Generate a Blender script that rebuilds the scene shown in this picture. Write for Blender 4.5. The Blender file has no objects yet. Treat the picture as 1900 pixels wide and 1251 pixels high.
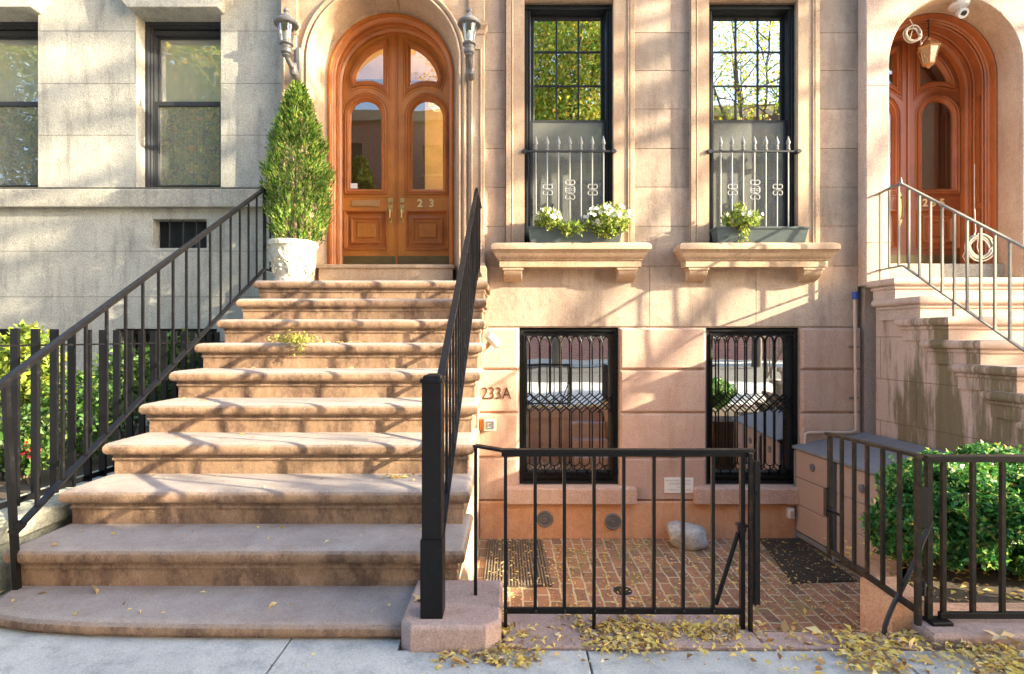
import bpy, math, random
import numpy as np
from mathutils import Vector, Matrix
from mathutils.geometry import tessellate_polygon
R = math.radians
PI = math.pi
random.seed(7)
rng = np.random.default_rng(11)
sc = bpy.context.scene
COL = sc.collection

# ------------------------------------------------------------------ camera, sky, sun, exposure
cam_d = bpy.data.cameras.new('camera')
cam = bpy.data.objects.new('camera', cam_d)
COL.objects.link(cam)
cam.location = (0, 0, 1.26)
cam.rotation_euler = (R(90), 0, 0)
cam_d.sensor_width = 36
cam_d.lens = 36 * 985 / 1900
cam_d.clip_start = 0.05
cam_d.clip_end = 500
sc.camera = cam

SUN = Vector((3.4, -1.0, 1.26)).normalized()
EL = math.asin(SUN.z)
AZ = math.atan2(SUN.x, SUN.y)
world = bpy.data.worlds.new('World')
sc.world = world
world.use_nodes = True
wn = world.node_tree
bg = wn.nodes['Background']
sky = wn.nodes.new('ShaderNodeTexSky')
sky.sky_type = 'NISHITA'
sky.sun_disc = False
sky.sun_elevation = EL
sky.sun_rotation = AZ
sky.altitude = 50
sky.air_density = 1.0
sky.dust_density = 2.0
sky.ozone_density = 1.0
wn.links.new(sky.outputs[0], bg.inputs[0])
bg.inputs[1].default_value = 0.15
sl = bpy.data.lights.new('sun', 'SUN')
sl.energy = 4.5
sl.angle = R(0.5)
sl.color = (1.0, 0.86, 0.59)
so = bpy.data.objects.new('sun', sl)
COL.objects.link(so)
so.rotation_euler = SUN.to_track_quat('Z', 'Y').to_euler()
so.location = (20, -6, 12)
sc.view_settings.view_transform = 'Standard'
sc.view_settings.look = 'None'
sc.view_settings.gamma = 1
sc.view_settings.use_curve_mapping = False
sc.view_settings.exposure = 2.46

# ------------------------------------------------------------------ helpers
CX0, CY0, FPX, HC = 950.0, 625.5, 985.0, 1.26
def PX(px, d): return (px - CX0) * d / FPX
def PZ(py, d): return HC + (CY0 - py) * d / FPX

WOFF = {}
def base(name, label, cat, loc=(0, 0, 0), group=None):
    o = bpy.data.objects.new(name, None)
    COL.objects.link(o)
    o.location = loc
    o.empty_display_size = 0.1
    WOFF[o.name] = Vector(loc)
    o['label'] = label
    o['category'] = cat
    if group: o['group'] = group
    return o
def tag(o, label, cat, group=None, kind=None):
    o['label'] = label
    o['category'] = cat
    if group: o['group'] = group
    if kind: o['kind'] = kind
    return o
def struct(o):
    o['kind'] = 'structure'
    return o

class MB:
    def __init__(s):
        s.v = []; s.f = []
    def add(s, vs, fs):
        b = len(s.v)
        s.v.extend([tuple(map(float, p)) for p in vs])
        s.f.extend([tuple(i + b for i in f) for f in fs])
        return s
    def box(s, x0, x1, y0, y1, z0, z1):
        vs = [(x0, y0, z0), (x1, y0, z0), (x1, y1, z0), (x0, y1, z0), (x0, y0, z1), (x1, y0, z1), (x1, y1, z1), (x0, y1, z1)]
        return s.add(vs, [(0, 3, 2, 1), (4, 5, 6, 7), (0, 1, 5, 4), (1, 2, 6, 5), (2, 3, 7, 6), (3, 0, 4, 7)])
    def cham(s, x0, x1, z0, z1, yb, yf, c=0.02):
        # block proud of a wall: back face at yb, front face at yf (smaller y), edges chamfered by c
        vs = [(x0, yb, z0), (x1, yb, z0), (x1, yb, z1), (x0, yb, z1), (x0 + c, yf, z0 + c), (x1 - c, yf, z0 + c), (x1 - c, yf, z1 - c), (x0 + c, yf, z1 - c)]
        return s.add(vs, [(4, 5, 6, 7), (0, 1, 5, 4), (1, 2, 6, 5), (2, 3, 7, 6), (3, 0, 4, 7), (0, 3, 2, 1)])
    def bar(s, a, b, w, h=None, up=(0, 0, 1)):
        a = Vector(a); b = Vector(b); h = h or w
        d = (b - a).normalized(); up = Vector(up)
        if abs(d.dot(up)) > 0.98: up = Vector((0, 1, 0))
        sx = d.cross(up).normalized(); uz = sx.cross(d)
        vs = []
        for p in (a, b):
            for i, j in ((-1, -1), (1, -1), (1, 1), (-1, 1)):
                vs.append(p + sx * i * w / 2 + uz * j * h / 2)
        return s.add(vs, [(0, 1, 2, 3), (7, 6, 5, 4), (0, 4, 5, 1), (1, 5, 6, 2), (2, 6, 7, 3), (3, 7, 4, 0)])
    def tube(s, pts, r, n=8, caps=True):
        pts = [Vector(p) for p in pts]
        m = len(pts)
        rr = r if isinstance(r, (list, tuple)) else [r] * m
        b = len(s.v); pn = None
        for i, p in enumerate(pts):
            t = (pts[min(i + 1, m - 1)] - pts[max(i - 1, 0)]).normalized()
            if pn is None:
                ref = Vector((0, 0, 1)) if abs(t.z) < 0.9 else Vector((1, 0, 0))
                nn = t.cross(ref).normalized()
            else:
                nn = (pn - t * pn.dot(t)).normalized()
            pn = nn; bb = t.cross(nn)
            for k in range(n):
                a = 2 * PI * k / n
                q = p + (nn * math.cos(a) + bb * math.sin(a)) * rr[i]
                s.v.append((q.x, q.y, q.z))
        for i in range(m - 1):
            for k in range(n):
                s.f.append((b + i * n + k, b + i * n + (k + 1) % n, b + (i + 1) * n + (k + 1) % n, b + (i + 1) * n + k))
        if caps:
            s.f.append(tuple(b + k for k in range(n - 1, -1, -1)))
            s.f.append(tuple(b + (m - 1) * n + k for k in range(n)))
        return s
    def lathe(s, cx, cy, prof, n=24, sx=1.0, sy=1.0):
        b = len(s.v)
        for r, z in prof:
            for k in range(n):
                a = 2 * PI * k / n
                s.v.append((cx + r * sx * math.cos(a), cy + r * sy * math.sin(a), z))
        for i in range(len(prof) - 1):
            for k in range(n):
                s.f.append((b + i * n + k, b + i * n + (k + 1) % n, b + (i + 1) * n + (k + 1) % n, b + (i + 1) * n + k))
        s.f.append(tuple(b + k for k in range(n - 1, -1, -1)))
        e = b + (len(prof) - 1) * n
        s.f.append(tuple(e + k for k in range(n)))
        return s
    def disc_y(s, cx, cz, prof, n=24):
        # turned shape about the y axis; prof = [(radius, y)]
        b = len(s.v)
        for r, y in prof:
            for k in range(n):
                a = 2 * PI * k / n
                s.v.append((cx + r * math.cos(a), y, cz + r * math.sin(a)))
        for i in range(len(prof) - 1):
            for k in range(n):
                s.f.append((b + i * n + k, b + i * n + (k + 1) % n, b + (i + 1) * n + (k + 1) % n, b + (i + 1) * n + k))
        s.f.append(tuple(b + k for k in range(n)))
        e = b + (len(prof) - 1) * n
        s.f.append(tuple(e + k for k in range(n - 1, -1, -1)))
        return s
    def holed(s, outer, holes, y0, y1):
        # XZ polygon with holes, extruded from y0 (front) to y1 (back)
        loops = [outer] + list(holes)
        flat = [p for l in loops for p in l]
        tris = tessellate_polygon([[Vector((p[0], p[1], 0)) for p in l] for l in loops])
        n = len(flat)
        vs = [(p[0], y0, p[1]) for p in flat] + [(p[0], y1, p[1]) for p in flat]
        fs = []
        for t in tris:
            fs.append(tuple(t)); fs.append(tuple(i + n for i in reversed(t)))
        k = 0
        for l in loops:
            m = len(l)
            for i in range(m):
                a = k + i; c = k + (i + 1) % m
                fs.append((a, c, c + n, a + n))
            k += m
        return s.add(vs, fs)
    def prism_z(s, pts, z0, z1):
        n = len(pts)
        vs = [(p[0], p[1], z0) for p in pts] + [(p[0], p[1], z1) for p in pts]
        fs = [tuple(range(n - 1, -1, -1)), tuple(range(n, 2 * n))]
        for i in range(n):
            j = (i + 1) % n
            fs.append((i, j, j + n, i + n))
        return s.add(vs, fs)
    def loft(s, pts, prof):
        # footprint polygon (counter-clockwise seen from above) offset outwards: prof = [(offset, z)]
        n = len(pts); nor = []
        for i in range(n):
            a = Vector(pts[i - 1]); p = Vector(pts[i]); c = Vector(pts[(i + 1) % n])
            d1 = (p - a).normalized(); d2 = (c - p).normalized()
            n1 = Vector((d1.y, -d1.x)); n2 = Vector((d2.y, -d2.x))
            m = (n1 + n2)
            m = m / max(0.3, m.dot(n1))
            nor.append(m)
        b = len(s.v)
        for off, z in prof:
            for p, m in zip(pts, nor):
                s.v.append((p[0] + m.x * off, p[1] + m.y * off, z))
        for i in range(len(prof) - 1):
            for k in range(n):
                j = (k + 1) % n
                s.f.append((b + i * n + k, b + i * n + j, b + (i + 1) * n + j, b + (i + 1) * n + k))
        s.f.append(tuple(b + k for k in range(n - 1, -1, -1)))
        e = b + (len(prof) - 1) * n
        s.f.append(tuple(e + k for k in range(n)))
        return s
    def arch(s, cx, zs, z0, prof, n=36):
        # arch moulding: jambs from z0 to the springing zs, then a half circle; prof = [(radius, y)]
        rows = []
        for r, y in prof:
            row = [(cx - r, y, z0)]
            for k in range(n + 1):
                a = PI - PI * k / n
                row.append((cx + r * math.cos(a), y, zs + r * math.sin(a)))
            row.append((cx + r, y, z0))
            rows.append(row)
        m = len(rows[0]); vs = [p for r_ in rows for p in r_]; fs = []
        for i in range(len(rows) - 1):
            for k in range(m - 1):
                fs.append((i * m + k, i * m + k + 1, (i + 1) * m + k + 1, (i + 1) * m + k))
        return s.add(vs, fs)
    def frame(s, pts, prof, closed=True):
        # moulding swept along an XZ polygon; prof = [(inward offset, y)]
        n = len(pts)
        area = sum(pts[i][0] * pts[(i + 1) % n][1] - pts[(i + 1) % n][0] * pts[i][1] for i in range(n))
        sg = 1 if area > 0 else -1
        nor = []
        for i in range(n):
            p = Vector(pts[i])
            d1 = (p - Vector(pts[i - 1])); d2 = (Vector(pts[(i + 1) % n]) - p)
            d1 = d1.normalized() if d1.length > 1e-9 else d2.normalized()
            d2 = d2.normalized() if d2.length > 1e-9 else d1
            n1 = Vector((-d1.y, d1.x)) * sg; n2 = Vector((-d2.y, d2.x)) * sg
            m = n1 + n2
            m = m / max(0.35, m.dot(n1))
            nor.append(m)
        b = len(s.v)
        for off, y in prof:
            for p, m in zip(pts, nor):
                s.v.append((p[0] + m.x * off, y, p[1] + m.y * off))
        for i in range(len(prof) - 1):
            for k in range(n):
                j = (k + 1) % n
                s.f.append((b + i * n + k, b + i * n + j, b + (i + 1) * n + j, b + (i + 1) * n + k))
        return s
    def build(s, name, mat, parent=None, smooth=35, bevel=0):
        me = bpy.data.meshes.new(name)
        me.from_pydata(s.v, [], s.f)
        me.update()
        import bmesh
        bm = bmesh.new(); bm.from_mesh(me)
        bmesh.ops.recalc_face_normals(bm, faces=bm.faces[:])
        bm.to_mesh(me); bm.free()
        if smooth:
            me.shade_smooth()
            me.set_sharp_from_angle(angle=R(smooth))
        me.materials.append(mat)
        o = bpy.data.objects.new(name, me)
        COL.objects.link(o)
        if bevel:
            bv = o.modifiers.new('bevel', 'BEVEL')
            bv.width = bevel; bv.segments = 2; bv.limit_method = 'ANGLE'; bv.angle_limit = R(40)
            bv.harden_normals = True
        if parent:
            o.parent = parent
            if parent.name in WOFF:
                o.location = -WOFF[parent.name]
        return o

def rect(x0, x1, z0, z1): return [(x0, z0), (x1, z0), (x1, z1), (x0, z1)]
def arch_poly(x0, x1, z0, zs, n=16, zr=None):
    # outline with a round head
    c = (x0 + x1) / 2; r = (x1 - x0) / 2; zr = zr or r
    pts = [(x0, z0), (x1, z0)]
    for k in range(n + 1):
        a = PI * k / n
        pts.append((c + r * math.cos(a), zs + zr * math.sin(a)))
    return pts

def leaf_mesh(name, mat, centers, size, parent=None, aspect=0.5, up=None, jitter=1.0, fold=0.25, szvar=0.4, normals=None):
    """many small pointed leaves, four corners each"""
    c = np.asarray(centers, float); n = len(c)
    d = rng.normal(size=(n, 3)) * jitter
    if up is not None: d = d + np.asarray(up)
    d /= np.linalg.norm(d, axis=1)[:, None] + 1e-9
    t = rng.normal(size=(n, 3))
    if normals is not None: t = np.cross(normals, d) + 0.35 * t
    t -= (t * d).sum(1)[:, None] * d
    t /= np.linalg.norm(t, axis=1)[:, None] + 1e-9
    nn = np.cross(d, t)
    s = size * (1 + szvar * rng.uniform(-1, 1, size=(n, 1)))
    v = np.empty((n, 4, 3))
    v[:, 0] = c
    v[:, 1] = c + d * s * 0.45 + t * s * aspect * 0.5 + nn * s * fold * 0.3
    v[:, 2] = c + d * s
    v[:, 3] = c + d * s * 0.45 - t * s * aspect * 0.5 + nn * s * fold * 0.3
    me = bpy.data.meshes.new(name)
    me.vertices.add(n * 4); me.vertices.foreach_set('co', v.ravel())
    me.loops.add(n * 4); me.loops.foreach_set('vertex_index', np.arange(n * 4, dtype=np.int32))
    me.polygons.add(n)
    me.polygons.foreach_set('loop_start', np.arange(0, n * 4, 4, dtype=np.int32))
    me.polygons.foreach_set('loop_total', np.full(n, 4, dtype=np.int32))
    me.update(calc_edges=True); me.validate()
    me.materials.append(mat)
    o = bpy.data.objects.new(name, me)
    COL.objects.link(o)
    if parent:
        o.parent = parent
        if parent.name in WOFF: o.location = -WOFF[parent.name]
    return o

def text(name, s, mat, x, y, z, h, parent=None, ext=0.004, width=None, bold=0.0, align='LEFT'):
    cu = bpy.data.curves.new('tmp', 'FONT')
    cu.body = s; cu.size = h / 0.7; cu.extrude = ext; cu.offset = bold; cu.align_x = align
    to = bpy.data.objects.new('tmp', cu)
    COL.objects.link(to)
    bpy.context.view_layer.update()
    dg = bpy.context.evaluated_depsgraph_get()
    me = bpy.data.meshes.new_from_object(to.evaluated_get(dg))
    bpy.data.objects.remove(to)
    xs = [v.co.x for v in me.vertices]
    k = width / (max(xs) - min(xs)) if width else 1
    for v in me.vertices:
        v.co = Vector((x + v.co.x * k, y - v.co.z, z + v.co.y))
    me.name = name
    me.materials.clear(); me.materials.append(mat)
    o = bpy.data.objects.new(name, me)
    COL.objects.link(o)
    if parent:
        o.parent = parent
        if parent.name in WOFF: o.location = -WOFF[parent.name]
    return o

# ------------------------------------------------------------------ materials
class NT:
    def __init__(s, name):
        s.m = bpy.data.materials.new(name); s.m.use_nodes = True
        s.t = s.m.node_tree; s.b = s.t.nodes['Principled BSDF']; s.out = s.t.nodes['Material Output']
        s.tc = s.t.nodes.new('ShaderNodeTexCoord')
    def n(s, kind, **kw):
        x = s.t.nodes.new('ShaderNode' + kind)
        for k, v in kw.items():
            if hasattr(x, k): setattr(x, k, v)
        return x
    def l(s, a, b): s.t.links.new(a, b)
    def coord(s, scale=(1, 1, 1), rot=(0, 0, 0)):
        mp = s.n('Mapping'); mp.inputs['Scale'].default_value = scale; mp.inputs['Rotation'].default_value = rot
        s.l(s.tc.outputs['Object'], mp.inputs[0]); return mp.outputs[0]
    def noise(s, sc_=5, det=6, rough=0.6, scale=(1, 1, 1)):
        x = s.n('TexNoise'); x.inputs['Scale'].default_value = sc_; x.inputs['Detail'].default_value = det
        x.inputs['Roughness'].default_value = rough
        s.l(s.coord(scale), x.inputs['Vector']); return x.outputs['Fac']
    def ramp(s, fac, stops):
        r = s.n('ValToRGB'); e = r.color_ramp.elements
        while len(e) < len(stops): e.new(0.5)
        for i, (p, c) in enumerate(stops):
            e[i].position = p; e[i].color = (c[0], c[1], c[2], 1) if not isinstance(c, (int, float)) else (c, c, c, 1)
        s.l(fac, r.inputs[0]); return r.outputs[0]
    def mix(s, fac, a, b, mode='MIX'):
        x = s.n('Mix'); x.data_type = 'RGBA'; x.blend_type = mode
        for v, i in ((fac, x.inputs[0]), (a, x.inputs[6]), (b, x.inputs[7])):
            if isinstance(v, (int, float)): i.default_value = v
            elif isinstance(v, tuple): i.default_value = (*v[:3], 1)
            else: s.l(v, i)
        return x.outputs[2]
    def math(s, op, a, b=0.0):
        x = s.n('Math'); x.operation = op
        for v, i in ((a, x.inputs[0]), (b, x.inputs[1])):
            if isinstance(v, (int, float)): i.default_value = v
            else: s.l(v, i)
        return x.outputs[0]
    def bump(s, h, strength=0.3, dist=0.01, prev=None):
        x = s.n('Bump'); x.inputs['Strength'].default_value = strength; x.inputs['Distance'].default_value = dist
        s.l(h, x.inputs['Height'])
        if prev is not None: s.l(prev, x.inputs['Normal'])
        return x.outputs[0]
    def fin(s, col=None, rough=0.8, nrm=None, metal=0, spec=None):
        if col is not None:
            if isinstance(col, tuple): s.b.inputs['Base Color'].default_value = (*col[:3], 1)
            else: s.l(col, s.b.inputs['Base Color'])
        if isinstance(rough, (int, float)): s.b.inputs['Roughness'].default_value = rough
        else: s.l(rough, s.b.inputs['Roughness'])
        if nrm is not None: s.l(nrm, s.b.inputs['Normal'])
        s.b.inputs['Metallic'].default_value = metal
        if spec is not None: s.b.inputs['Specular IOR Level'].default_value = spec
        return s.m
def sc3(c, k): return tuple(min(1, x * k) for x in c)

def stone(name, c, warm=None, dirt=None, streak=0.35, bump=0.5, grain=90, spots=0.0, rough=0.88, blocks=0.0):
    t = NT(name)
    warm = warm or sc3(c, 1.25); dirt = dirt or sc3(c, 0.6)
    big = t.noise(1.7, 8, 0.65)
    col = t.mix(t.ramp(big, [(0.35, 0), (0.68, 1)]), c, warm)
    stq = t.noise(3.0, 7, 0.7, (2.2, 2.2, 0.35))
    col = t.mix(t.math('MULTIPLY', t.ramp(stq, [(0.5, 0), (0.75, 1)]), streak), col, dirt)
    med = t.noise(14, 8, 0.7)
    col = t.mix(t.math('MULTIPLY', t.ramp(med, [(0.52, 0), (0.72, 1)]), 0.35), col, dirt)
    pat = t.noise(5.5, 9, 0.72, (1, 1, 0.7))
    col = t.mix(t.math('MULTIPLY', t.ramp(pat, [(0.54, 0), (0.70, 1)]), 0.45), col, sc3(warm, 1.22))
    fine = t.noise(grain, 4, 0.8)
    col = t.mix(0.75, col, t.ramp(fine, [(0.3, 0.25), (0.7, 0.75)]), 'OVERLAY')
    if blocks:
        gg = t.n('NewGeometry')
        col = t.mix(blocks, col, t.ramp(gg.outputs['Random Per Island'], [(0, (0.36, 0.37, 0.38)), (0.5, (0.5, 0.5, 0.5)), (1, (0.66, 0.63, 0.60))]), 'OVERLAY')
    if spots:
        vo = t.n('TexVoronoi'); vo.inputs['Scale'].default_value = 38
        t.l(t.coord(), vo.inputs['Vector'])
        sp = t.math('MULTIPLY', t.ramp(vo.outputs['Distance'], [(0.06, 1), (0.14, 0)]), t.ramp(t.noise(6), [(0.48, 0), (0.62, 1)]))
        col = t.mix(t.math('MULTIPLY', sp, spots), col, sc3(warm, 2.2))
    h = t.math('ADD', t.math('MULTIPLY', fine, 0.5), t.math('ADD', med, t.math('MULTIPLY', big, 1.5)))
    return t.fin(col, rough, t.bump(h, bump, 0.006))

M = {}
M['facade'] = stone('facade_brownstone', (0.33, 0.25, 0.20), (0.45, 0.36, 0.295), (0.19, 0.13, 0.10), 0.85, 1.0, blocks=0.8)
M['trim'] = stone('trim_brownstone', (0.41, 0.28, 0.19), (0.50, 0.37, 0.265), (0.25, 0.145, 0.085), 0.6, 0.6)
M['basement'] = stone('basement_brownstone', (0.49, 0.33, 0.26), (0.59, 0.415, 0.335), (0.38, 0.21, 0.13), 0.6, 0.9, blocks=0.6)
M['plinth'] = stone('plinth_stucco', (0.58, 0.29, 0.145), (0.66, 0.38, 0.24), (0.34, 0.15, 0.06), 0.6, 0.9)
M['step'] = stone('step_brownstone', (0.30, 0.19, 0.145), (0.37, 0.255, 0.20), (0.13, 0.075, 0.055), 0.5, 0.8, 120, 0.5)
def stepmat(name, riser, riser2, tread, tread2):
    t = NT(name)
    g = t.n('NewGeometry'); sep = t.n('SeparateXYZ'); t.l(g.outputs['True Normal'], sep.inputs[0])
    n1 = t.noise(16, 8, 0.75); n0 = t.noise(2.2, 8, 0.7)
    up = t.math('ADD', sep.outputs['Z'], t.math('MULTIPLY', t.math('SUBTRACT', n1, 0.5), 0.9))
    tread_mask = t.ramp(up, [(0.30, 0), (0.80, 1)])  # upward faces take the grey tread colour, upright faces the brown riser colour
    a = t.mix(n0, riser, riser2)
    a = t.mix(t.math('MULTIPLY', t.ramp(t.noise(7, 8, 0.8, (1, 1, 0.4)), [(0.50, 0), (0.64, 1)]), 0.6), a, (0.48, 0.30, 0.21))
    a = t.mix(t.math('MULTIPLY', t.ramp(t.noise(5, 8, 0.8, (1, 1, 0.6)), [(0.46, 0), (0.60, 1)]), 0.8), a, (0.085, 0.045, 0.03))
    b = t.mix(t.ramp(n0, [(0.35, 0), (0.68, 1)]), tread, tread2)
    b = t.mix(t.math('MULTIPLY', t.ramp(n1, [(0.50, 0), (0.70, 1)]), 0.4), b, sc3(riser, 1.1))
    col = t.mix(tread_mask, a, b)
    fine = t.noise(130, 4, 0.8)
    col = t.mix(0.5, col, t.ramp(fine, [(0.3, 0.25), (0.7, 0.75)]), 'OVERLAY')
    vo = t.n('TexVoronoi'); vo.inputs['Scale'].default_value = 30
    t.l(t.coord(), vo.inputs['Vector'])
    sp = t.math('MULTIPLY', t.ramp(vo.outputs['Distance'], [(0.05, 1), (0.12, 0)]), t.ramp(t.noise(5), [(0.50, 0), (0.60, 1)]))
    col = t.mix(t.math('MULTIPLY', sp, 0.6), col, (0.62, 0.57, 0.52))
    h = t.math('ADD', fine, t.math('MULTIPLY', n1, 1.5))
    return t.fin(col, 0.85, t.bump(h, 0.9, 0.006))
M['step'] = stepmat('grey_brown_step_stone', (0.22, 0.13, 0.082), (0.34, 0.22, 0.13), (0.26, 0.215, 0.20), (0.37, 0.325, 0.30))
M['block'] = stone('kerb_brownstone', (0.33, 0.225, 0.195), (0.42, 0.31, 0.27), (0.12, 0.07, 0.06), 0.4, 0.8, 120, 0.4)
M['grey'] = stone('grey_limestone', (0.35, 0.34, 0.305), (0.47, 0.455, 0.40), (0.17, 0.165, 0.15), 0.85, 1.0, 60)
M['greyband'] = stone('grey_tooled_stone', (0.34, 0.32, 0.28), (0.42, 0.40, 0.34), (0.15, 0.14, 0.12), 0.9, 1.0, 60)
M['rstone'] = stone('pale_brownstone', (0.46, 0.34, 0.28), (0.56, 0.44, 0.37), (0.30, 0.22, 0.17), 0.5, 0.9)
M['darkjoint'] = stone('mortar_grey', (0.15, 0.145, 0.13))
M['oldstone'] = stone('old_stone_kerb', (0.32, 0.32, 0.26), (0.42, 0.42, 0.34), (0.12, 0.13, 0.07), 0.9, 1.0, 50)
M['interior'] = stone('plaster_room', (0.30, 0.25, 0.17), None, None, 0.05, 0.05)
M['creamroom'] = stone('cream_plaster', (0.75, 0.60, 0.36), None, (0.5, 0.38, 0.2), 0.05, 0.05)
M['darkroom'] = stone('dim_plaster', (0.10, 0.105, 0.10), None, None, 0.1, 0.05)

def stained(name, brick=True):
    t = NT(name)
    c = (0.47, 0.32, 0.255)
    big = t.noise(1.5, 8, 0.6)
    col = t.mix(big, c, (0.56, 0.42, 0.34))
    sep = t.n('SeparateXYZ'); t.l(t.tc.outputs['Object'], sep.inputs[0])
    cb = t.n('CombineXYZ'); t.l(sep.outputs['Y'], cb.inputs['X']); t.l(sep.outputs['Z'], cb.inputs['Y'])
    br = t.n('TexBrick'); br.inputs['Scale'].default_value = 1
    br.inputs['Brick Width'].default_value = 0.86; br.inputs['Row Height'].default_value = 0.43
    br.inputs['Mortar Size'].default_value = 0.005; br.inputs['Mortar Smooth'].default_value = 0.2
    mp = t.n('Mapping'); mp.inputs['Location'].default_value = (0.1, 0.03, 0)
    t.l(cb.outputs[0], mp.inputs[0]); t.l(mp.outputs[0], br.inputs['Vector'])
    joint = br.outputs['Fac']
    # olive water stains running down from the steps: own shape, towards the street end of the wall
    drip = t.noise(2.4, 5, 0.6, (1, 2.6, 0.42))
    streaks = t.noise(7, 6, 0.7, (1, 3, 0.25))
    edge = t.math('MULTIPLY', t.math('SUBTRACT', 5.28, sep.outputs['Y']), 1.1)
    low = t.math('MULTIPLY', t.math('SUBTRACT', 0.9, sep.outputs['Z']), 0.25)
    f = t.math('ADD', t.math('ADD', t.math('MULTIPLY', t.ramp(drip, [(0.3, 0), (0.7, 1)]), 1.7), t.math('MINIMUM', edge, 0.42)), low)
    f = t.math('ADD', f, t.math('MULTIPLY', t.ramp(streaks, [(0.3, 0), (0.7, 1)]), 0.9))
    mask = t.ramp(t.math('MULTIPLY', f, 0.3), [(0.36, 0), (0.55, 1)])
    stain = t.mix(streaks, (0.055, 0.05, 0.018), (0.24, 0.18, 0.085))
    if not brick:
        g = t.n('NewGeometry'); sn = t.n('SeparateXYZ'); t.l(g.outputs['True Normal'], sn.inputs[0])
        mask = t.math('MULTIPLY', mask, t.ramp(t.math('MULTIPLY', sn.outputs['X'], -1.0), [(0.2, 0), (0.5, 1)]))
    col = t.mix(t.math('MULTIPLY', mask, 0.9), col, stain)
    if brick: col = t.mix(t.math('MULTIPLY', joint, 0.6), col, (0.12, 0.07, 0.04))
    else: joint = 0.0
    fine = t.noise(70, 4, 0.8)
    col = t.mix(0.4, col, t.ramp(fine, [(0.3, 0.3), (0.7, 0.7)]), 'OVERLAY')
    h = t.math('SUBTRACT', t.math('ADD', fine, big), t.math('MULTIPLY', joint, 2))
    return t.fin(col, 0.9, t.bump(h, 0.5, 0.005))
M['stained'] = stained('water_stained_brownstone')
M['stainblock'] = stained('water_stained_step_ends', False)

def wood(name, a, b, dk):
    t = NT(name)
    g = t.noise(9, 6, 0.65, (6, 6, 0.5))
    col = t.mix(g, a, b)
    col = t.mix(t.math('MULTIPLY', t.ramp(t.noise(2.5, 4), [(0.45, 0), (0.7, 1)]), 0.45), col, dk)
    f = t.noise(60, 4, 0.7, (3, 3, 0.4))
    return t.fin(col, 0.36, t.bump(f, 0.12, 0.003))
M['wood'] = wood('varnished_wood', (0.42, 0.135, 0.024), (0.60, 0.24, 0.045), (0.17, 0.04, 0.010))
M['wood2'] = wood('varnished_wood_frame', (0.36, 0.10, 0.022), (0.52, 0.18, 0.035), (0.15, 0.035, 0.012))
M['redwood'] = wood('reddish_wood', (0.30, 0.08, 0.025), (0.44, 0.145, 0.042), (0.12, 0.03, 0.013))
M['redwood2'] = wood('reddish_wood_leaf', (0.25, 0.062, 0.022), (0.37, 0.11, 0.034), (0.10, 0.026, 0.013))

def iron(name, c=(0.012, 0.012, 0.014), rough=0.32, rust=0.0, spec=0.28):
    t = NT(name)
    n1 = t.noise(30, 6, 0.7)
    col = t.mix(t.math('MULTIPLY', t.ramp(n1, [(0.58, 0), (0.68, 1)]), 0.35), c, (0.035, 0.033, 0.033))
    if rust:
        n2 = t.noise(22, 7, 0.8)
        col = t.mix(t.math('MULTIPLY', t.ramp(n2, [(0.52, 0), (0.62, 1)]), rust), col, (0.16, 0.07, 0.03))
    return t.fin(col, t.ramp(n1, [(0.3, rough * 0.8), (0.7, rough * 1.7)]), t.bump(n1, 0.25, 0.003), spec=spec)
M['iron'] = iron('black_painted_iron', (0.0035, 0.0035, 0.005), 0.36)
M['rusty'] = iron('worn_black_iron', (0.005, 0.005, 0.005), 0.45, 0.28)
M['frameblk'] = iron('black_window_paint', (0.007, 0.009, 0.011), 0.4)
M['frameblk2'] = iron('weathered_black_frame', (0.035, 0.038, 0.045), 0.5)
M['greyiron'] = iron('grey_green_iron', (0.17, 0.165, 0.15), 0.4, 0.3, 0.5)
M['guard'] = iron('silver_painted_guard', (0.24, 0.24, 0.245), 0.42, 0, 0.5)
M['lampmetal'] = iron('weathered_silver_metal', (0.14, 0.14, 0.148), 0.38, 0, 0.6)

def plain(name, c, rough=0.5, metal=0, var=0.25, bump=0.1):
    t = NT(name)
    n1 = t.noise(12, 5, 0.6)
    return t.fin(t.mix(n1, sc3(c, 1 - var), sc3(c, 1 + var)), rough, t.bump(n1, bump, 0.004), metal)
M['brass'] = plain('brass', (0.62, 0.45, 0.18), 0.38, 0.8)
M['kick'] = plain('tarnished_brass_plate', (0.20, 0.155, 0.075), 0.38, 0.6, 0.3, 0.2)
M['slot'] = plain('dull_bronze', (0.48, 0.27, 0.12), 0.4, 0.3)
M['white'] = plain('white_plastic', (0.66, 0.67, 0.68), 0.4, 0, 0.05)
M['whitecable'] = plain('white_cable', (0.40, 0.36, 0.31), 0.5, 0, 0.08)
M['pipe'] = plain('painted_conduit', (0.55, 0.42, 0.34), 0.5, 0, 0.15)
M['blue'] = plain('blue_plastic', (0.02, 0.06, 0.35), 0.4)
M['black'] = plain('black_rubber', (0.02, 0.02, 0.022), 0.6)
M['numeral'] = plain('brown_numerals', (0.06, 0.03, 0.016), 0.5)
M['goldnum'] = plain('worn_gold_numerals', (0.85, 0.62, 0.30), 0.4, 0.2)
M['fadednum'] = plain('faded_numeral', (0.42, 0.22, 0.09), 0.6)
M['sign'] = plain('white_sign', (0.80, 0.78, 0.75), 0.5, 0, 0.03)
M['signink'] = plain('grey_ink', (0.33, 0.31, 0.33), 0.7)
M['boxpanel'] = plain('taupe_board', (0.40, 0.29, 0.23), 0.6, 0, 0.08)
M['lid'] = plain('slate_grey_lid', (0.20, 0.205, 0.22), 0.55, 0, 0.3, 0.3)
M['flowerbox'] = plain('dark_green_grey_box', (0.075, 0.10, 0.105), 0.38, 0, 0.3)
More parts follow.
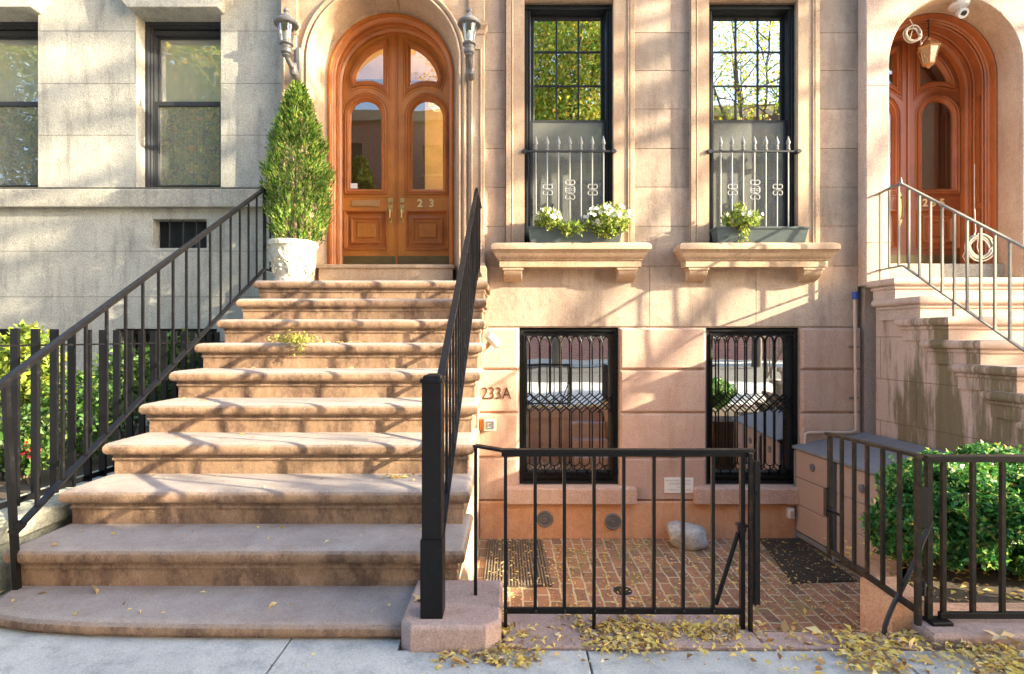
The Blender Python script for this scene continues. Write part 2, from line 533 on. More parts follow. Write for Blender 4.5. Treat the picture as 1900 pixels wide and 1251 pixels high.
M['ribs'] = plain('brown_rubber_ribs', (0.17, 0.14, 0.105), 0.7, 0, 0.4, 0.3)
M['rubber'] = plain('ribbed_rubber', (0.075, 0.062, 0.048), 0.7, 0, 0.4, 0.3)
M['boulder'] = stone('boulder_grey', (0.34, 0.36, 0.37), (0.48, 0.47, 0.44), (0.10, 0.12, 0.14), 0.5, 1.0, 40)
M['soil'] = stone('soil', (0.05, 0.035, 0.022), (0.09, 0.06, 0.035), (0.02, 0.015, 0.01), 0.3, 1.0, 40)
M['bark'] = stone('bark', (0.10, 0.07, 0.045), (0.14, 0.10, 0.07), (0.04, 0.03, 0.02), 0.6, 1.0, 40)
M['petal'] = plain('white_petal', (0.80, 0.78, 0.72), 0.6, 0, 0.05)
M['redpetal'] = plain('red_petal', (0.6, 0.03, 0.03), 0.6)
M['asphalt'] = stone('asphalt', (0.05, 0.05, 0.052), (0.065, 0.065, 0.065), (0.03, 0.03, 0.03), 0.3, 0.8, 200)

def pot_mat():
    t = NT('white_relief_pot')
    w = t.n('TexVoronoi'); w.inputs['Scale'].default_value = 24; w.feature = 'SMOOTH_F1'
    t.l(t.coord((1, 1, 0.8)), w.inputs['Vector'])
    wv = t.n('TexNoise'); wv.inputs['Scale'].default_value = 18; wv.inputs['Distortion'].default_value = 2.5; wv.inputs['Detail'].default_value = 2
    t.l(t.coord(), wv.inputs['Vector'])
    h = t.math('ADD', w.outputs['Distance'], t.math('MULTIPLY', wv.outputs['Fac'], 0.5))
    n1 = t.noise(20)
    return t.fin(t.mix(n1, (0.42, 0.39, 0.32), (0.62, 0.58, 0.50)), 0.6, t.bump(h, 1.0, 0.018))
M['pot'] = pot_mat()

def glass(name, refl=0.35, tint=(0.9, 0.95, 0.93), rough=0.0):
    t = NT(name)
    tr = t.n('BsdfTransparent'); tr.inputs[0].default_value = (*tint, 1)
    gl = t.n('BsdfGlossy'); gl.inputs['Roughness'].default_value = rough; gl.inputs[0].default_value = (0.95, 0.97, 1, 1)
    nz = t.noise(1.3, 2, 0.5)
    t.l(t.bump(nz, 0.10, 0.02), gl.inputs['Normal'])
    mx = t.n('MixShader'); mx.inputs[0].default_value = refl
    t.l(tr.outputs[0], mx.inputs[1]); t.l(gl.outputs[0], mx.inputs[2]); t.l(mx.outputs[0], t.out.inputs[0])
    return t.m
M['glass'] = glass('window_glass', 0.75)
M['doorglass'] = glass('door_glass', 0.13, (1, 0.97, 0.9))
M['lampglass'] = glass('lamp_glass', 0.25, (0.9, 0.95, 0.92), 0.15)
def hazy(name, refl, haze):
    t = NT(name)
    tr = t.n('BsdfTransparent'); gl = t.n('BsdfGlossy'); gl.inputs['Roughness'].default_value = 0.0
    t.l(t.bump(t.noise(1.6, 3, 0.5), 0.2, 0.02), gl.inputs['Normal'])
    df = t.n('BsdfDiffuse')
    t.l(t.mix(t.noise(3, 7, 0.7, (2, 2, 0.6)), (0.36, 0.38, 0.35), (0.54, 0.56, 0.52)), df.inputs[0])
    mx = t.n('MixShader'); mx.inputs[0].default_value = refl
    t.l(tr.outputs[0], mx.inputs[1]); t.l(gl.outputs[0], mx.inputs[2])
    m2 = t.n('MixShader'); m2.inputs[0].default_value = haze
    t.l(mx.outputs[0], m2.inputs[1]); t.l(df.outputs[0], m2.inputs[2]); t.l(m2.outputs[0], t.out.inputs[0])
    return t.m
def screen():
    t = NT('insect_screen')
    tr = t.n('BsdfTransparent')
    df = t.n('BsdfDiffuse'); df.inputs[0].default_value = (0.30, 0.31, 0.30, 1)
    mx = t.n('MixShader'); mx.inputs[0].default_value = 0.32
    t.l(tr.outputs[0], mx.inputs[1]); t.l(df.outputs[0], mx.inputs[2]); t.l(mx.outputs[0], t.out.inputs[0])
    return t.m
M['screen'] = screen()
def emit(name, c, s):
    t = NT(name)
    t.b.inputs['Emission Color'].default_value = (*c, 1); t.b.inputs['Emission Strength'].default_value = s
    return t.fin(c, 0.5)
M['bulb'] = emit('lit_bulb', (1, 0.75, 0.4), 14)

def leafm(name, stops, trans=0.35, rough=0.55, clump=True):
    t = NT(name)
    g = t.n('NewGeometry')
    col = t.ramp(g.outputs['Random Per Island'], stops)
    cl = t.noise(3.5, 3, 0.6)
    if clump: col = t.mix(t.ramp(cl, [(0.35, 0), (0.65, 0.6)]), col, t.mix(1.0, col, (0.55, 0.65, 0.5), 'MULTIPLY'))
    t.fin(col, rough)
    tl = t.n('BsdfTranslucent'); t.l(col, tl.inputs[0])
    mx = t.n('MixShader'); mx.inputs[0].default_value = trans
    t.l(t.b.outputs[0], mx.inputs[1]); t.l(tl.outputs[0], mx.inputs[2]); t.l(mx.outputs[0], t.out.inputs[0])
    return t.m
M['thuja'] = leafm('conifer_sprays', [(0, (0.025, 0.075, 0.008)), (0.4, (0.09, 0.22, 0.02)), (0.75, (0.30, 0.44, 0.06)), (0.92, (0.48, 0.50, 0.12)), (1, (0.40, 0.28, 0.13))])
M['bush'] = leafm('glossy_bush_leaves', [(0, (0.02, 0.09, 0.025)), (0.4, (0.05, 0.22, 0.05)), (0.75, (0.14, 0.38, 0.07)), (0.94, (0.45, 0.55, 0.12)), (1, (0.35, 0.22, 0.08))], 0.3, 0.4)
M['yelgreen'] = leafm('yellow_green_leaves', [(0, (0.08, 0.16, 0.02)), (0.5, (0.22, 0.30, 0.03)), (1, (0.42, 0.42, 0.06))])
M['midgreen'] = leafm('mid_green_leaves', [(0, (0.03, 0.10, 0.02)), (0.5, (0.09, 0.20, 0.04)), (1, (0.28, 0.34, 0.07))])
M['petunia'] = leafm('petunia_leaves', [(0, (0.12, 0.22, 0.03)), (0.5, (0.30, 0.38, 0.06)), (1, (0.52, 0.52, 0.12))])
M['autumn'] = leafm('autumn_street_leaves', [(0, (0.14, 0.28, 0.04)), (0.45, (0.36, 0.46, 0.05)), (0.8, (0.72, 0.60, 0.07)), (1, (0.80, 0.42, 0.08))], 0.5)
M['shade_leaf'] = leafm('street_tree_leaves', [(0, (0.05, 0.12, 0.02)), (0.6, (0.14, 0.2, 0.03)), (1, (0.40, 0.34, 0.05))], 0.1)
M['fallen'] = leafm('fallen_leaves', [(0, (0.22, 0.10, 0.04)), (0.14, (0.48, 0.27, 0.10)), (0.30, (0.72, 0.52, 0.25)), (0.5, (0.86, 0.62, 0.14)), (0.85, (0.92, 0.74, 0.22)), (1, (0.70, 0.58, 0.40))], 0.25, 0.7, False)
M['weed'] = leafm('weed', [(0, (0.25, 0.28, 0.04)), (1, (0.60, 0.52, 0.12))])

def brickfloor():
    t = NT('brick_paving')
    cb = t.coord((1, 1, 1), (0, 0, R(90)))
    br = t.n('TexBrick'); br.inputs['Scale'].default_value = 1
    br.inputs['Brick Width'].default_value = 0.215; br.inputs['Row Height'].default_value = 0.108
    br.inputs['Mortar Size'].default_value = 0.0095; br.inputs['Mortar Smooth'].default_value = 0.3
    br.inputs['Color1'].default_value = (0.40, 0.205, 0.115, 1); br.inputs['Color2'].default_value = (0.20, 0.115, 0.08, 1)
    br.inputs['Mortar'].default_value = (0.50, 0.44, 0.29, 1); br.inputs['Bias'].default_value = 0.0
    dst = t.n('TexNoise'); dst.inputs['Scale'].default_value = 6; t.l(t.coord(), dst.inputs['Vector'])
    ad = t.n('VectorMath'); ad.operation = 'MULTIPLY_ADD'; ad.inputs[1].default_value = (0.035, 0.035, 0); t.l(dst.outputs['Color'], ad.inputs[0]); t.l(cb, ad.inputs[2])
    t.l(ad.outputs[0], br.inputs['Vector'])
    col = br.outputs['Color']
    moss = t.ramp(t.noise(4, 8, 0.75), [(0.50, 0), (0.62, 1)])
    col = t.mix(t.math('MULTIPLY', moss, 0.7), col, (0.20, 0.18, 0.065))
    dk = t.ramp(t.noise(9, 6, 0.7), [(0.5, 0), (0.7, 1)])
    col = t.mix(t.math('MULTIPLY', dk, 0.5), col, (0.07, 0.045, 0.03))
    pale = t.ramp(t.noise(25, 6, 0.8), [(0.55, 0), (0.7, 1)])
    col = t.mix(t.math('MULTIPLY', pale, 0.55), col, (0.58, 0.45, 0.31))
    h = t.math('SUBTRACT', t.noise(50), t.math('MULTIPLY', br.outputs['Fac'], 1.5))
    return t.fin(col, 0.8, t.bump(h, 0.6, 0.006))
M['bricks'] = brickfloor()

def sidewalk_mat():
    t = NT('flagstone_pavement')
    c = t.mix(t.ramp(t.noise(1.4, 8, 0.7), [(0.35, 0), (0.7, 1)]), (0.36, 0.365, 0.35), (0.52, 0.515, 0.49))
    c = t.mix(t.math('MULTIPLY', t.ramp(t.noise(8, 8, 0.75), [(0.48, 0), (0.66, 1)]), 0.6), c, (0.20, 0.215, 0.225))
    f = t.noise(120, 4, 0.8)
    c = t.mix(0.5, c, t.ramp(f, [(0.3, 0.25), (0.7, 0.75)]), 'OVERLAY')
    sep = t.n('SeparateXYZ'); t.l(t.tc.outputs['Object'], sep.inputs[0])
    return t.fin(c, 0.85, t.bump(t.math('ADD', t.noise(9, 8, 0.7), t.math('MULTIPLY', f, 0.3)), 0.7, 0.012))
M['sidewalk'] = sidewalk_mat()
def redbrick():
    t = NT('street_brick_wall')
    sep = t.n('SeparateXYZ'); t.l(t.tc.outputs['Object'], sep.inputs[0])
    cb = t.n('CombineXYZ'); t.l(sep.outputs['X'], cb.inputs['X']); t.l(sep.outputs['Z'], cb.inputs['Y'])
    br = t.n('TexBrick'); br.inputs['Scale'].default_value = 1
    br.inputs['Brick Width'].default_value = 0.22; br.inputs['Row Height'].default_value = 0.075; br.inputs['Mortar Size'].default_value = 0.006
    br.inputs['Color1'].default_value = (0.35, 0.13, 0.09, 1); br.inputs['Color2'].default_value = (0.26, 0.09, 0.07, 1); br.inputs['Mortar'].default_value = (0.4, 0.35, 0.3, 1)
    t.l(cb.outputs[0], br.inputs['Vector'])
    return t.fin(br.outputs['Color'], 0.9)
M['redbrick'] = redbrick()
# ------------------------------------------------------------------ the ground
F = 5.70
ZF = -0.89          # sunken areaway floor
struct(MB().box(-60, 60, -14, -3.2, -0.6, -0.14).build('road', M['asphalt'], smooth=0))
m = MB()
xs_ = [-14, -9, -6, -4.3, -2.55, -0.92, 0.30, 1.52, 3.1, 4.7, 6.3, 9, 14]
ys_ = [-3.05, -1.3, 0.55, 2.135]
for i in range(len(xs_) - 1):
    for j in range(len(ys_) - 1):
        zt = 0.0015 * ((i * 7 + j * 3) % 3)
        a, b, c_, d_ = xs_[i] + .004, xs_[i + 1] - .004, ys_[j] + .004, ys_[j + 1] - .004
        if j == 2 and b < -.5: d_ = 2.75
        if j == 2 and a < -.5 < b: m.prism_z([(a, c_), (b, c_), (b, d_), (-.46, d_), (-.46, 2.75), (a, 2.75)], -.15, zt)
        else: m.box(a, b, c_, d_, -0.15, zt)
for k, x0 in enumerate(range(-60, -14, 2)): m.box(x0 + .004, x0 + 1.996, -3.05, 2.135, -0.15, 0)
for k, x0 in enumerate(range(14, 60, 2)): m.box(x0 + .004, x0 + 1.996, -3.05, 2.135, -0.15, 0)
sw = struct(m.build('sidewalk', M['sidewalk'], smooth=0, bevel=0.004))
struct(MB().box(-60, 60, -3.2, -3.05, -0.5, 0.0).build('kerb', M['oldstone'], smooth=0))
struct(MB().box(-60, 60, -3.04, 2.13, -0.6, -0.03).build('sidewalk_bed', M['soil'], smooth=0))
struct(MB().box(-60, 60, -18, -14, -0.6, 0.0).build('far_sidewalk', M['sidewalk'], smooth=0))
struct(MB().box(-0.40, 6.2, 2.2, 6.3, ZF - .3, ZF).build('brick_paving', M['bricks'], smooth=0))
struct(MB().box(-60, 60, 2.6, 12, -1.6, ZF - .31).build('ground', M['soil'], smooth=0))
# brownstone kerb in front of the areaway, steps going down behind the open gate, retaining wall
m = MB()
m.loft([(-0.035, 2.14), (1.02, 2.14), (1.02, 2.40), (-0.035, 2.40)], [(0, -.15), (0, .006), (-.008, .014)])
m.loft([(1.022, 2.14), (1.70, 2.14), (1.70, 2.255), (1.022, 2.255)], [(0, -.15), (0, .004), (-.006, .010)])
m.loft([(1.702, 2.14), (6.2, 2.14), (6.2, 2.30), (1.702, 2.30)], [(0, -.15), (0, .045), (-.010, .06)])
struct(m.build('areaway_kerb', M['block'], smooth=0))
m = MB()
m.box(-0.1, 1.018, 2.20, 2.385, ZF, -0.02)
m.box(1.02, 1.60, 2.20, 2.252, ZF, -0.02)
for k, (ya, zt) in enumerate([(2.25, -.22), (2.52, -.46), (2.80, -.69)]):
    m.box(1.022, 1.598, ya, ya + .30, ZF, zt)
struct(m.build('areaway_steps', M['block'], smooth=0))

# ------------------------------------------------------------------ the main brownstone house
XC = -1.362         # axis of the entrance
ZS = 4.18           # springing of the entrance arch
XL, XR = -2.48, 3.715
house = base('brownstone_house', 'pinkish brownstone townhouse in the middle with arched double door and four windows', 'house', (0.6, F, ZF))
par_z = [2.021, 2.449, 2.869, 3.283, 3.708, 4.122, 4.527, 4.94, 5.36, 5.78, 6.2, 6.62]
W3 = (0.133, 1.082); W4 = (2.100, 3.050)
WZ0, WZ1 = 2.24, 4.852
B3 = (0.081, 1.146); B4 = (2.090, 3.090)
BZ0, BZ1 = -0.329, 1.361
# backing wall
m = MB()
m.holed(rect(XL, XR, ZF, 6.9), [rect(*W3, WZ0, WZ1), rect(*W4, WZ0, WZ1), rect(*B3, BZ0, BZ1), rect(*B4, BZ0, BZ1),
        arch_poly(XC - .80, XC + .80, 1.70, ZS, 24)], F + .012, F + .33)
m.build('wall_core', M['facade'], house, smooth=0)
m = MB()
g = .0022
def course(m, x0, x1, za, zb, yf=F, yb=F + .02):
    m.box(x0 + g, x1 - g, yf, yb, za + g, zb - g)
for za, zb in zip(par_z[:-1], par_z[1:]):
    course(m, -0.30, -0.068, za, zb)
    course(m, 1.31, 1.913, za, zb)
    course(m, 3.305, XR, za, zb)
    if za > 4.9:
        course(m, -0.068, 1.31, za, zb); course(m, 1.913, 3.305, za, zb)
for x0, x1 in ((-0.40, 1.478), (1.478, 2.62), (2.62, XR)):
    course(m, x0, x1, 1.372, 2.021)
m.build('wall', M['facade'], house, smooth=0, bevel=0.003)
# basement: rusticated blocks with chamfered joints
bz = [-0.497, -0.031, 0.447, 0.910, 1.361]
for x0, x1 in ((-0.40, B3[0] - .012), (B3[1] + .012, B4[0] - .012), (B4[1] + .012, XR + .03)):
    m = MB()
    for za, zb in zip(bz[:-1], bz[1:]):
        m.cham(x0, x1, za + .003, zb - .003, F + .012, F - .022, .022)
    m.build('rusticated_wall', M['basement'], house, smooth=0)
m = MB()
m.loft([(-0.34, F - .035), (XR + .03, F - .035), (XR + .03, F + .02), (-0.40, F + .02)], [(0, ZF), (0, -.512), (-.018, -.497)])
m.build('plinth', M['plinth'], house, smooth=0)
for bx in (B3, B4):
    MB().loft([(bx[0] - .065, F - .02), (bx[1] + .085, F - .02), (bx[1] + .085, F + .15), (bx[0] - .065, F + .15)],
        [(.07, -.512), (.085, -.50), (.085, -.352), (.07, -.338), (.0, -.331)]).build('basement_sill', M['basement'], house, smooth=30)

def window_casing(wx):
    m = MB()
    o = [(wx[0] - .197, WZ0), (wx[1] + .222, WZ0), (wx[1] + .222, 5.25), (wx[0] - .197, 5.25)]
    # flat casing with raised outer moulding, opening edge eased
    m.holed(o, [rect(wx[0], wx[1], WZ0 - .001, WZ1)], F - .045, F + .02)
    s = m.build('window_casing', M['trim'], house, smooth=0, bevel=0.006)
    m = MB()
    for sx in (-1, 1):
        xo = wx[0] - .197 if sx < 0 else wx[1] + .222
        m.loft([(min(xo, xo - sx * .05), F - .06), (max(xo, xo - sx * .05), F - .06), (max(xo, xo - sx * .05), F - .03), (min(xo, xo - sx * .05), F - .03)],
               [(0, WZ0 + .001), (0, 5.24)])
        xo -= sx * .065
        m.tube([(xo, F - .047, WZ0), (xo, F - .047, 5.24)], .012, 8)
    m.build('casing_moulding', M['trim'], s, smooth=40, bevel=.004)
window_casing(W3); window_casing(W4)

def sill(xc):
    w = .74
    prof = [(0, 1.992), (0, 2.055), (.012, 2.062), (.012, 2.075), (.030, 2.085), (.050, 2.12), (.075, 2.16), (.085, 2.165), (.085, 2.205), (.075, 2.222), (.05, 2.236)]
    m = MB().loft([(xc - w, F - .16), (xc + w, F - .16), (xc + w, F + .12), (xc - w, F + .12)], prof)
    s = m.build('window_sill', M['trim'], house, smooth=32)
    for sx in (-1, 1):
        x = xc + sx * .60
        b = MB()
        # scroll bracket: side profile swept over its width
        pr = [(F + .02, 1.992), (F - .135, 1.992), (F - .145, 1.96), (F - .13, 1.92), (F - .095, 1.885), (F - .055, 1.865), (F + .02, 1.845)]
        x0, x1 = x - .095, x + .095
        n = len(pr)
        b.add([(x0, p[0], p[1]) for p in pr] + [(x1, p[0], p[1]) for p in pr],
              [tuple(range(n)), tuple(range(2 * n - 1, n - 1, -1))] + [(i, (i + 1) % n, (i + 1) % n + n, i + n) for i in range(n)])
        b.box(x0 - .014, x1 + .014, F - .152, F + .02, 1.962, 1.9915)
        b.build('bracket', M['trim'], s, smooth=30, bevel=.004)
sill(.61); sill(2.555)

# entrance surround
m = MB()
sur0, sur1 = -2.44, -0.29
YS = F - .08
m.holed([(sur0, 1.74), (XC - .793, 1.74)] + [(XC - .793 * math.cos(PI * k / 40), ZS + .793 * math.sin(PI * k / 40)) for k in range(41)] +
        [(XC + .793, 1.74), (sur1, 1.74), (sur1, 6.0), (sur0, 6.0)], [], YS, F + .05)
m.build('door_surround', M['trim'], house, smooth=0, bevel=.006)
m = MB()
m.arch(XC, ZS, 1.78, [(.885, YS + .003), (.880, YS - .022), (.862, YS - .036), (.845, YS - .030), (.838, YS - .012), (.826, YS - .006), (.820, YS - .022), (.805, YS - .030), (.793, YS - .020), (.790, YS + .02), (.780, F + .03), (.775, F + .06), (.745, F + .12), (.735, F + .23), (.70, F + .235)])
m.build('arch_moulding', M['trim'], house, smooth=45)
# keystone under the crown of the arch
kz0, kz1 = ZS + .715, ZS + 1.25
MB().add([(XC - .12, F - .10, kz0), (XC + .12, F - .10, kz0), (XC + .19, F - .10, kz1), (XC - .19, F - .10, kz1),
          (XC - .12, F + .22, kz0), (XC + .12, F + .22, kz0), (XC + .19, F + .22, kz1), (XC - .19, F + .22, kz1)],
         [(0, 1, 2, 3), (7, 6, 5, 4), (0, 4, 5, 1), (1, 5, 6, 2), (2, 6, 7, 3), (3, 7, 4, 0)]).build('keystone', M['trim'], house, smooth=0, bevel=.012)
for sx in (-1, 1):
    # pilaster: plinth, panelled shaft, capital
    x0, x1 = (sur0 + .015, XC - .905) if sx < 0 else (XC + .905, sur1 - .005)
    if sx < 0: x0, x1 = sur0 + .01, sur0 + .17
    m = MB()
    m.box(x0, x1, YS - .03, YS + .01, 2.04, 4.44)
    s = m.build('pilaster', M['trim'], house, smooth=0, bevel=.004)
    m = MB()
    m.frame(rect(x0 + .022, x1 - .022, 2.14, 4.30), [(0, YS - .029), (.004, YS - .044), (.014, YS - .046), (.02, YS - .032)])
    m.build('shaft_panel', M['trim'], s, smooth=40)
    MB().loft([(x0, YS - .03), (x1, YS - .03), (x1, YS + .03), (x0, YS + .03)], [(.03, 1.785), (.03, 1.985), (.018, 2.0), (.018, 2.02), (0, 2.041)]).build('pilaster_base', M['trim'], s, smooth=0)
    MB().loft([(x0, YS - .03), (x1, YS - .03), (x1, YS + .03), (x0, YS + .03)], [(0, 4.439), (.010, 4.45), (.012, 4.49), (.035, 4.53), (.035, 4.56), (.0, 4.562), (.0, 5.3)]).build('capital', M['trim'], s, smooth=0)
    # incised spandrel triangle
    tx = XC + sx * .80
    pts = [(XC + sx * .88, 5.18), (XC + sx * .88, 4.93 - .05), (XC + sx * .60, 5.18)]
    MB().frame(pts, [(0, YS + .001), (.006, YS - .014), (.016, YS - .014), (.022, YS + .001)]).build('spandrel_moulding', M['trim'], house, smooth=40)
# door sill
MB().loft([(XC - .72, F + .02), (XC + .72, F + .02), (XC + .72, F + .55), (XC - .72, F + .55)], [(.0, 1.775), (0, 2.00), (.02, 2.005), (.02, 2.035), (.012, 2.041)]).build('door_sill', M['trim'], house, smooth=0)

def entrance(root, xc, zs, z0, yfr, ylf, rad, wf, wl, left_w=None, kick=True, slot=True, numsR=None, gl=None):
    """arched wooden frame and a pair of glazed leaves"""
    rl = rad - .045
    dy = ylf - yfr
    prof = [(rad + .03, yfr + .01), (rad, yfr), (rad - .008, yfr - .018), (rad - .024, yfr - .022), (rad - .030, yfr - .006), (rad - .028, yfr + dy * .14), (rad - .036, yfr + dy * .16),
            (rad - .040, yfr + dy * .175), (rad - .052, yfr + dy * .18), (rad - .060, yfr + dy * .21), (rad - .052, yfr + dy * .245), (rad - .034, yfr + dy * .25), (rad - .034, yfr + dy * .29), (rad - .050, yfr + dy * .295), (rad - .056, yfr + dy * .32), (rad - .050, yfr + dy * .345), (rad - .042, yfr + dy * .35), (rad - .042, yfr + dy * .56), (rad - .058, yfr + dy * .565), (rad - .064, yfr + dy * .59), (rad - .056, yfr + dy * .62), (rad - .040, yfr + dy * .625), (rad - .040, yfr + dy * .67), (rad - .060, yfr + dy * .68), (rad - .066, yfr + dy * .72), (rad - .060, yfr + dy * .78), (rad - .075, yfr + dy * .82), (rad - .085, yfr + dy * .86), (rad - .085, ylf + .05)]
    MB().arch(xc, zs, z0, prof, 48).build('door_frame', wf, root, smooth=40)
    rl = rad - .03
    out = {}
    for sx in (-1, 1):
        # leaf outline
        xs = xc + sx * .004
        xo = xc + sx * rl
        n = 24
        arc = [(xc + sx * rl * math.cos(PI / 2 * k / n), zs + rl * math.sin(PI / 2 * k / n)) for k in range(n + 1)]
        arc[-1] = (xs, arc[-1][1])
        outer = [(xs, z0), (xo, z0)] + arc
        # lower pane: arched
        pa, pb = xc + sx * .125, xc + sx * .595
        px0, px1 = min(pa, pb), max(pa, pb)
        pr = (px1 - px0) / 2; pcx = (px0 + px1) / 2
        plo = z0 + .895; psp = z0 + 1.80
        low = arch_poly(px0, px1, plo, psp, 20, pr * 1.0)
        # upper pane: quarter circle with a bottom edge that follows the round head below
        ru = rl - .125
        rb = pr + .135
        ux = xc + sx * .105
        pts = []
        zq = lambda x: psp + math.sqrt(max(rb * rb - (x - pcx) ** 2, 0))
        # end of the arc: where the big arc meets the lower curve
        best = None
        for k in range(200):
            a = PI / 2 * k / 200
            x = ru * math.cos(a); z = zs + ru * math.sin(a)
            if z >= zq(xc + sx * x) + .02: best = a; break
        a0 = best or 0.2
        x_top = .105
        a1 = math.acos(x_top / ru)
        for k in range(15):
            a = a0 + (a1 - a0) * k / 14
            pts.append((xc + sx * ru * math.cos(a), zs + ru * math.sin(a)))
        for k in range(13):
            x = ux + (pts[0][0] - ux) * (k / 12.0)
            if k == 12: continue
            pts.append((x, zq(x)))
        up = pts
        lowp = rect(px0 - .01, px1 + .01, z0 + .245, z0 + .69)
        m = MB(); m.holed(outer, [low, up, lowp], ylf, ylf + .05)
        leaf = m.build('door', wl, root, smooth=0, bevel=.003)
        md = [(-.012, ylf + .002), (-.010, ylf - .014), (.002, ylf - .020), (.010, ylf - .010), (.016, ylf - .016), (.030, ylf - .014), (.040, ylf + .004), (.050, ylf + .010), (.056, ylf + .022), (.058, ylf + .034)]
        for q in (low, up):
            MB().frame(q, md).build('pane_moulding', wf, leaf, smooth=45)
            MB().frame(q, [(-.045, ylf + .001), (-.040, ylf - .006), (-.028, ylf - .008), (-.022, ylf + .001)]).build('outer_bead', wl, leaf, smooth=45)
            m = MB(); m.holed(q, [], ylf + .026, ylf + .032); m.build('pane', gl or M['doorglass'], leaf, smooth=0)
        MB().frame(lowp, [(-.012, ylf + .002), (-.010, ylf - .012), (.004, ylf - .016), (.020, ylf + .006), (.024, ylf + .026), (.030, ylf + .03), (.062, ylf + .024), (.068, ylf + .006), (.082, ylf + .002), (.096, ylf + .018), (.13, ylf + .02)]).build('panel_moulding', wf, leaf, smooth=40)
        cz = (z0 + .245 + z0 + .69) / 2; hx = (px1 - px0 + .02) / 2
        m = MB(); m.cham(pcx - hx + .125, pcx + hx - .125, z0 + .245 + .125, z0 + .69 - .125, ylf + .03, ylf + .012, .02)
        m.box(pcx - hx + .01, pcx + hx - .01, ylf + .03, ylf + .04, z0 + .25, z0 + .685)
        m.build('panel', wl, leaf, smooth=0)
        if kick:
            MB().box(min(xs + sx * .008, xo - sx * .01), max(xs + sx * .008, xo - sx * .01), ylf - .004, ylf + .002, z0 + .012, z0 + .165).build('kick_plate', M['kick'], leaf, smooth=0)
        # handle: rose, plate, thumb latch and grip
        hx_ = xc + sx * .068
        if left_w is None:
            h = MB()
            h.box(hx_ - .026, hx_ + .026, ylf - .008, ylf, z0 + .78, z0 + .84)
            h.box(hx_ - .022, hx_ + .022, ylf - .018, ylf - .008, z0 + .79, z0 + .83)
            h.box(hx_ - .024, hx_ + .024, ylf - .008, ylf, z0 + .67, z0 + .765)
            h.box(hx_ - .018, hx_ + .018, ylf - .008, ylf, z0 + .55, z0 + .60)
            h.tube([(hx_, ylf, z0 + .69), (hx_, ylf - .04, z0 + .70), (hx_ + .004, ylf - .055, z0 + .66), (hx_, ylf - .05, z0 + .60), (hx_, ylf, z0 + .575)], .009, 8)
            h.disc_y(hx_, z0 + .725, [(.013, ylf - .02), (.013, ylf - .008)], 12)
            h.build('handle', M['brass'], leaf, smooth=35, bevel=.002)
        elif sx < 0:
            h = MB()
            h.holed([(xc - .10, z0 + .50), (xc - .075, z0 + .56), (xc - .078, z0 + .86), (xc - .10, z0 + .92), (xc - .122, z0 + .86), (xc - .125, z0 + .56)], [], ylf - .012, ylf)
            h.tube([(xc - .10, ylf, z0 + .58), (xc - .10, ylf - .05, z0 + .60), (xc - .10, ylf - .06, z0 + .72), (xc - .10, ylf - .05, z0 + .83), (xc - .10, ylf, z0 + .85)], .012, 8)
            h.build('handle', M['brass'], leaf, smooth=35)
        if slot and sx < 0:
            s_ = MB(); s_.cham(pcx - .165, pcx + .165, z0 + .735, z0 + .815, ylf + .001, ylf - .012, .006)
            s_.box(pcx - .14, pcx + .14, ylf - .018, ylf - .010, z0 + .75, z0 + .80)
            s_.build('mail_slot', M['slot'], leaf, smooth=0)
        if numsR and sx > 0:
            for (ch, dx, mt) in numsR:
                text('house_number', ch, mt, pcx + dx, ylf - .004, z0 + .74, .085, leaf, .004, bold=.004)
        # meeting stile bead
        if sx > 0:
            MB().box(xc - .010, xc + .012, ylf - .014, ylf + .002, z0, zs + rl - .01).build('meeting_bead', wf, leaf, smooth=0)
        out[sx] = leaf
    return out
leaves = entrance(house, XC + .012, ZS, 2.041, F + .235, F + .50, .705, M['wood2'], M['wood'],
    numsR=[('2', -.115, M['goldnum']), ('3', -.045, M['fadednum']), ('3', .02, M['goldnum'])])
# sticker inside the left pane
MB().box(XC - .56, XC - .45, F + .518, F + .522, 2.041 + .96, 2.041 + 1.02).build('sticker', M['sign'], leaves[-1], smooth=0)

M['lowglass'] = glass('lower_window_glass', 0.3)
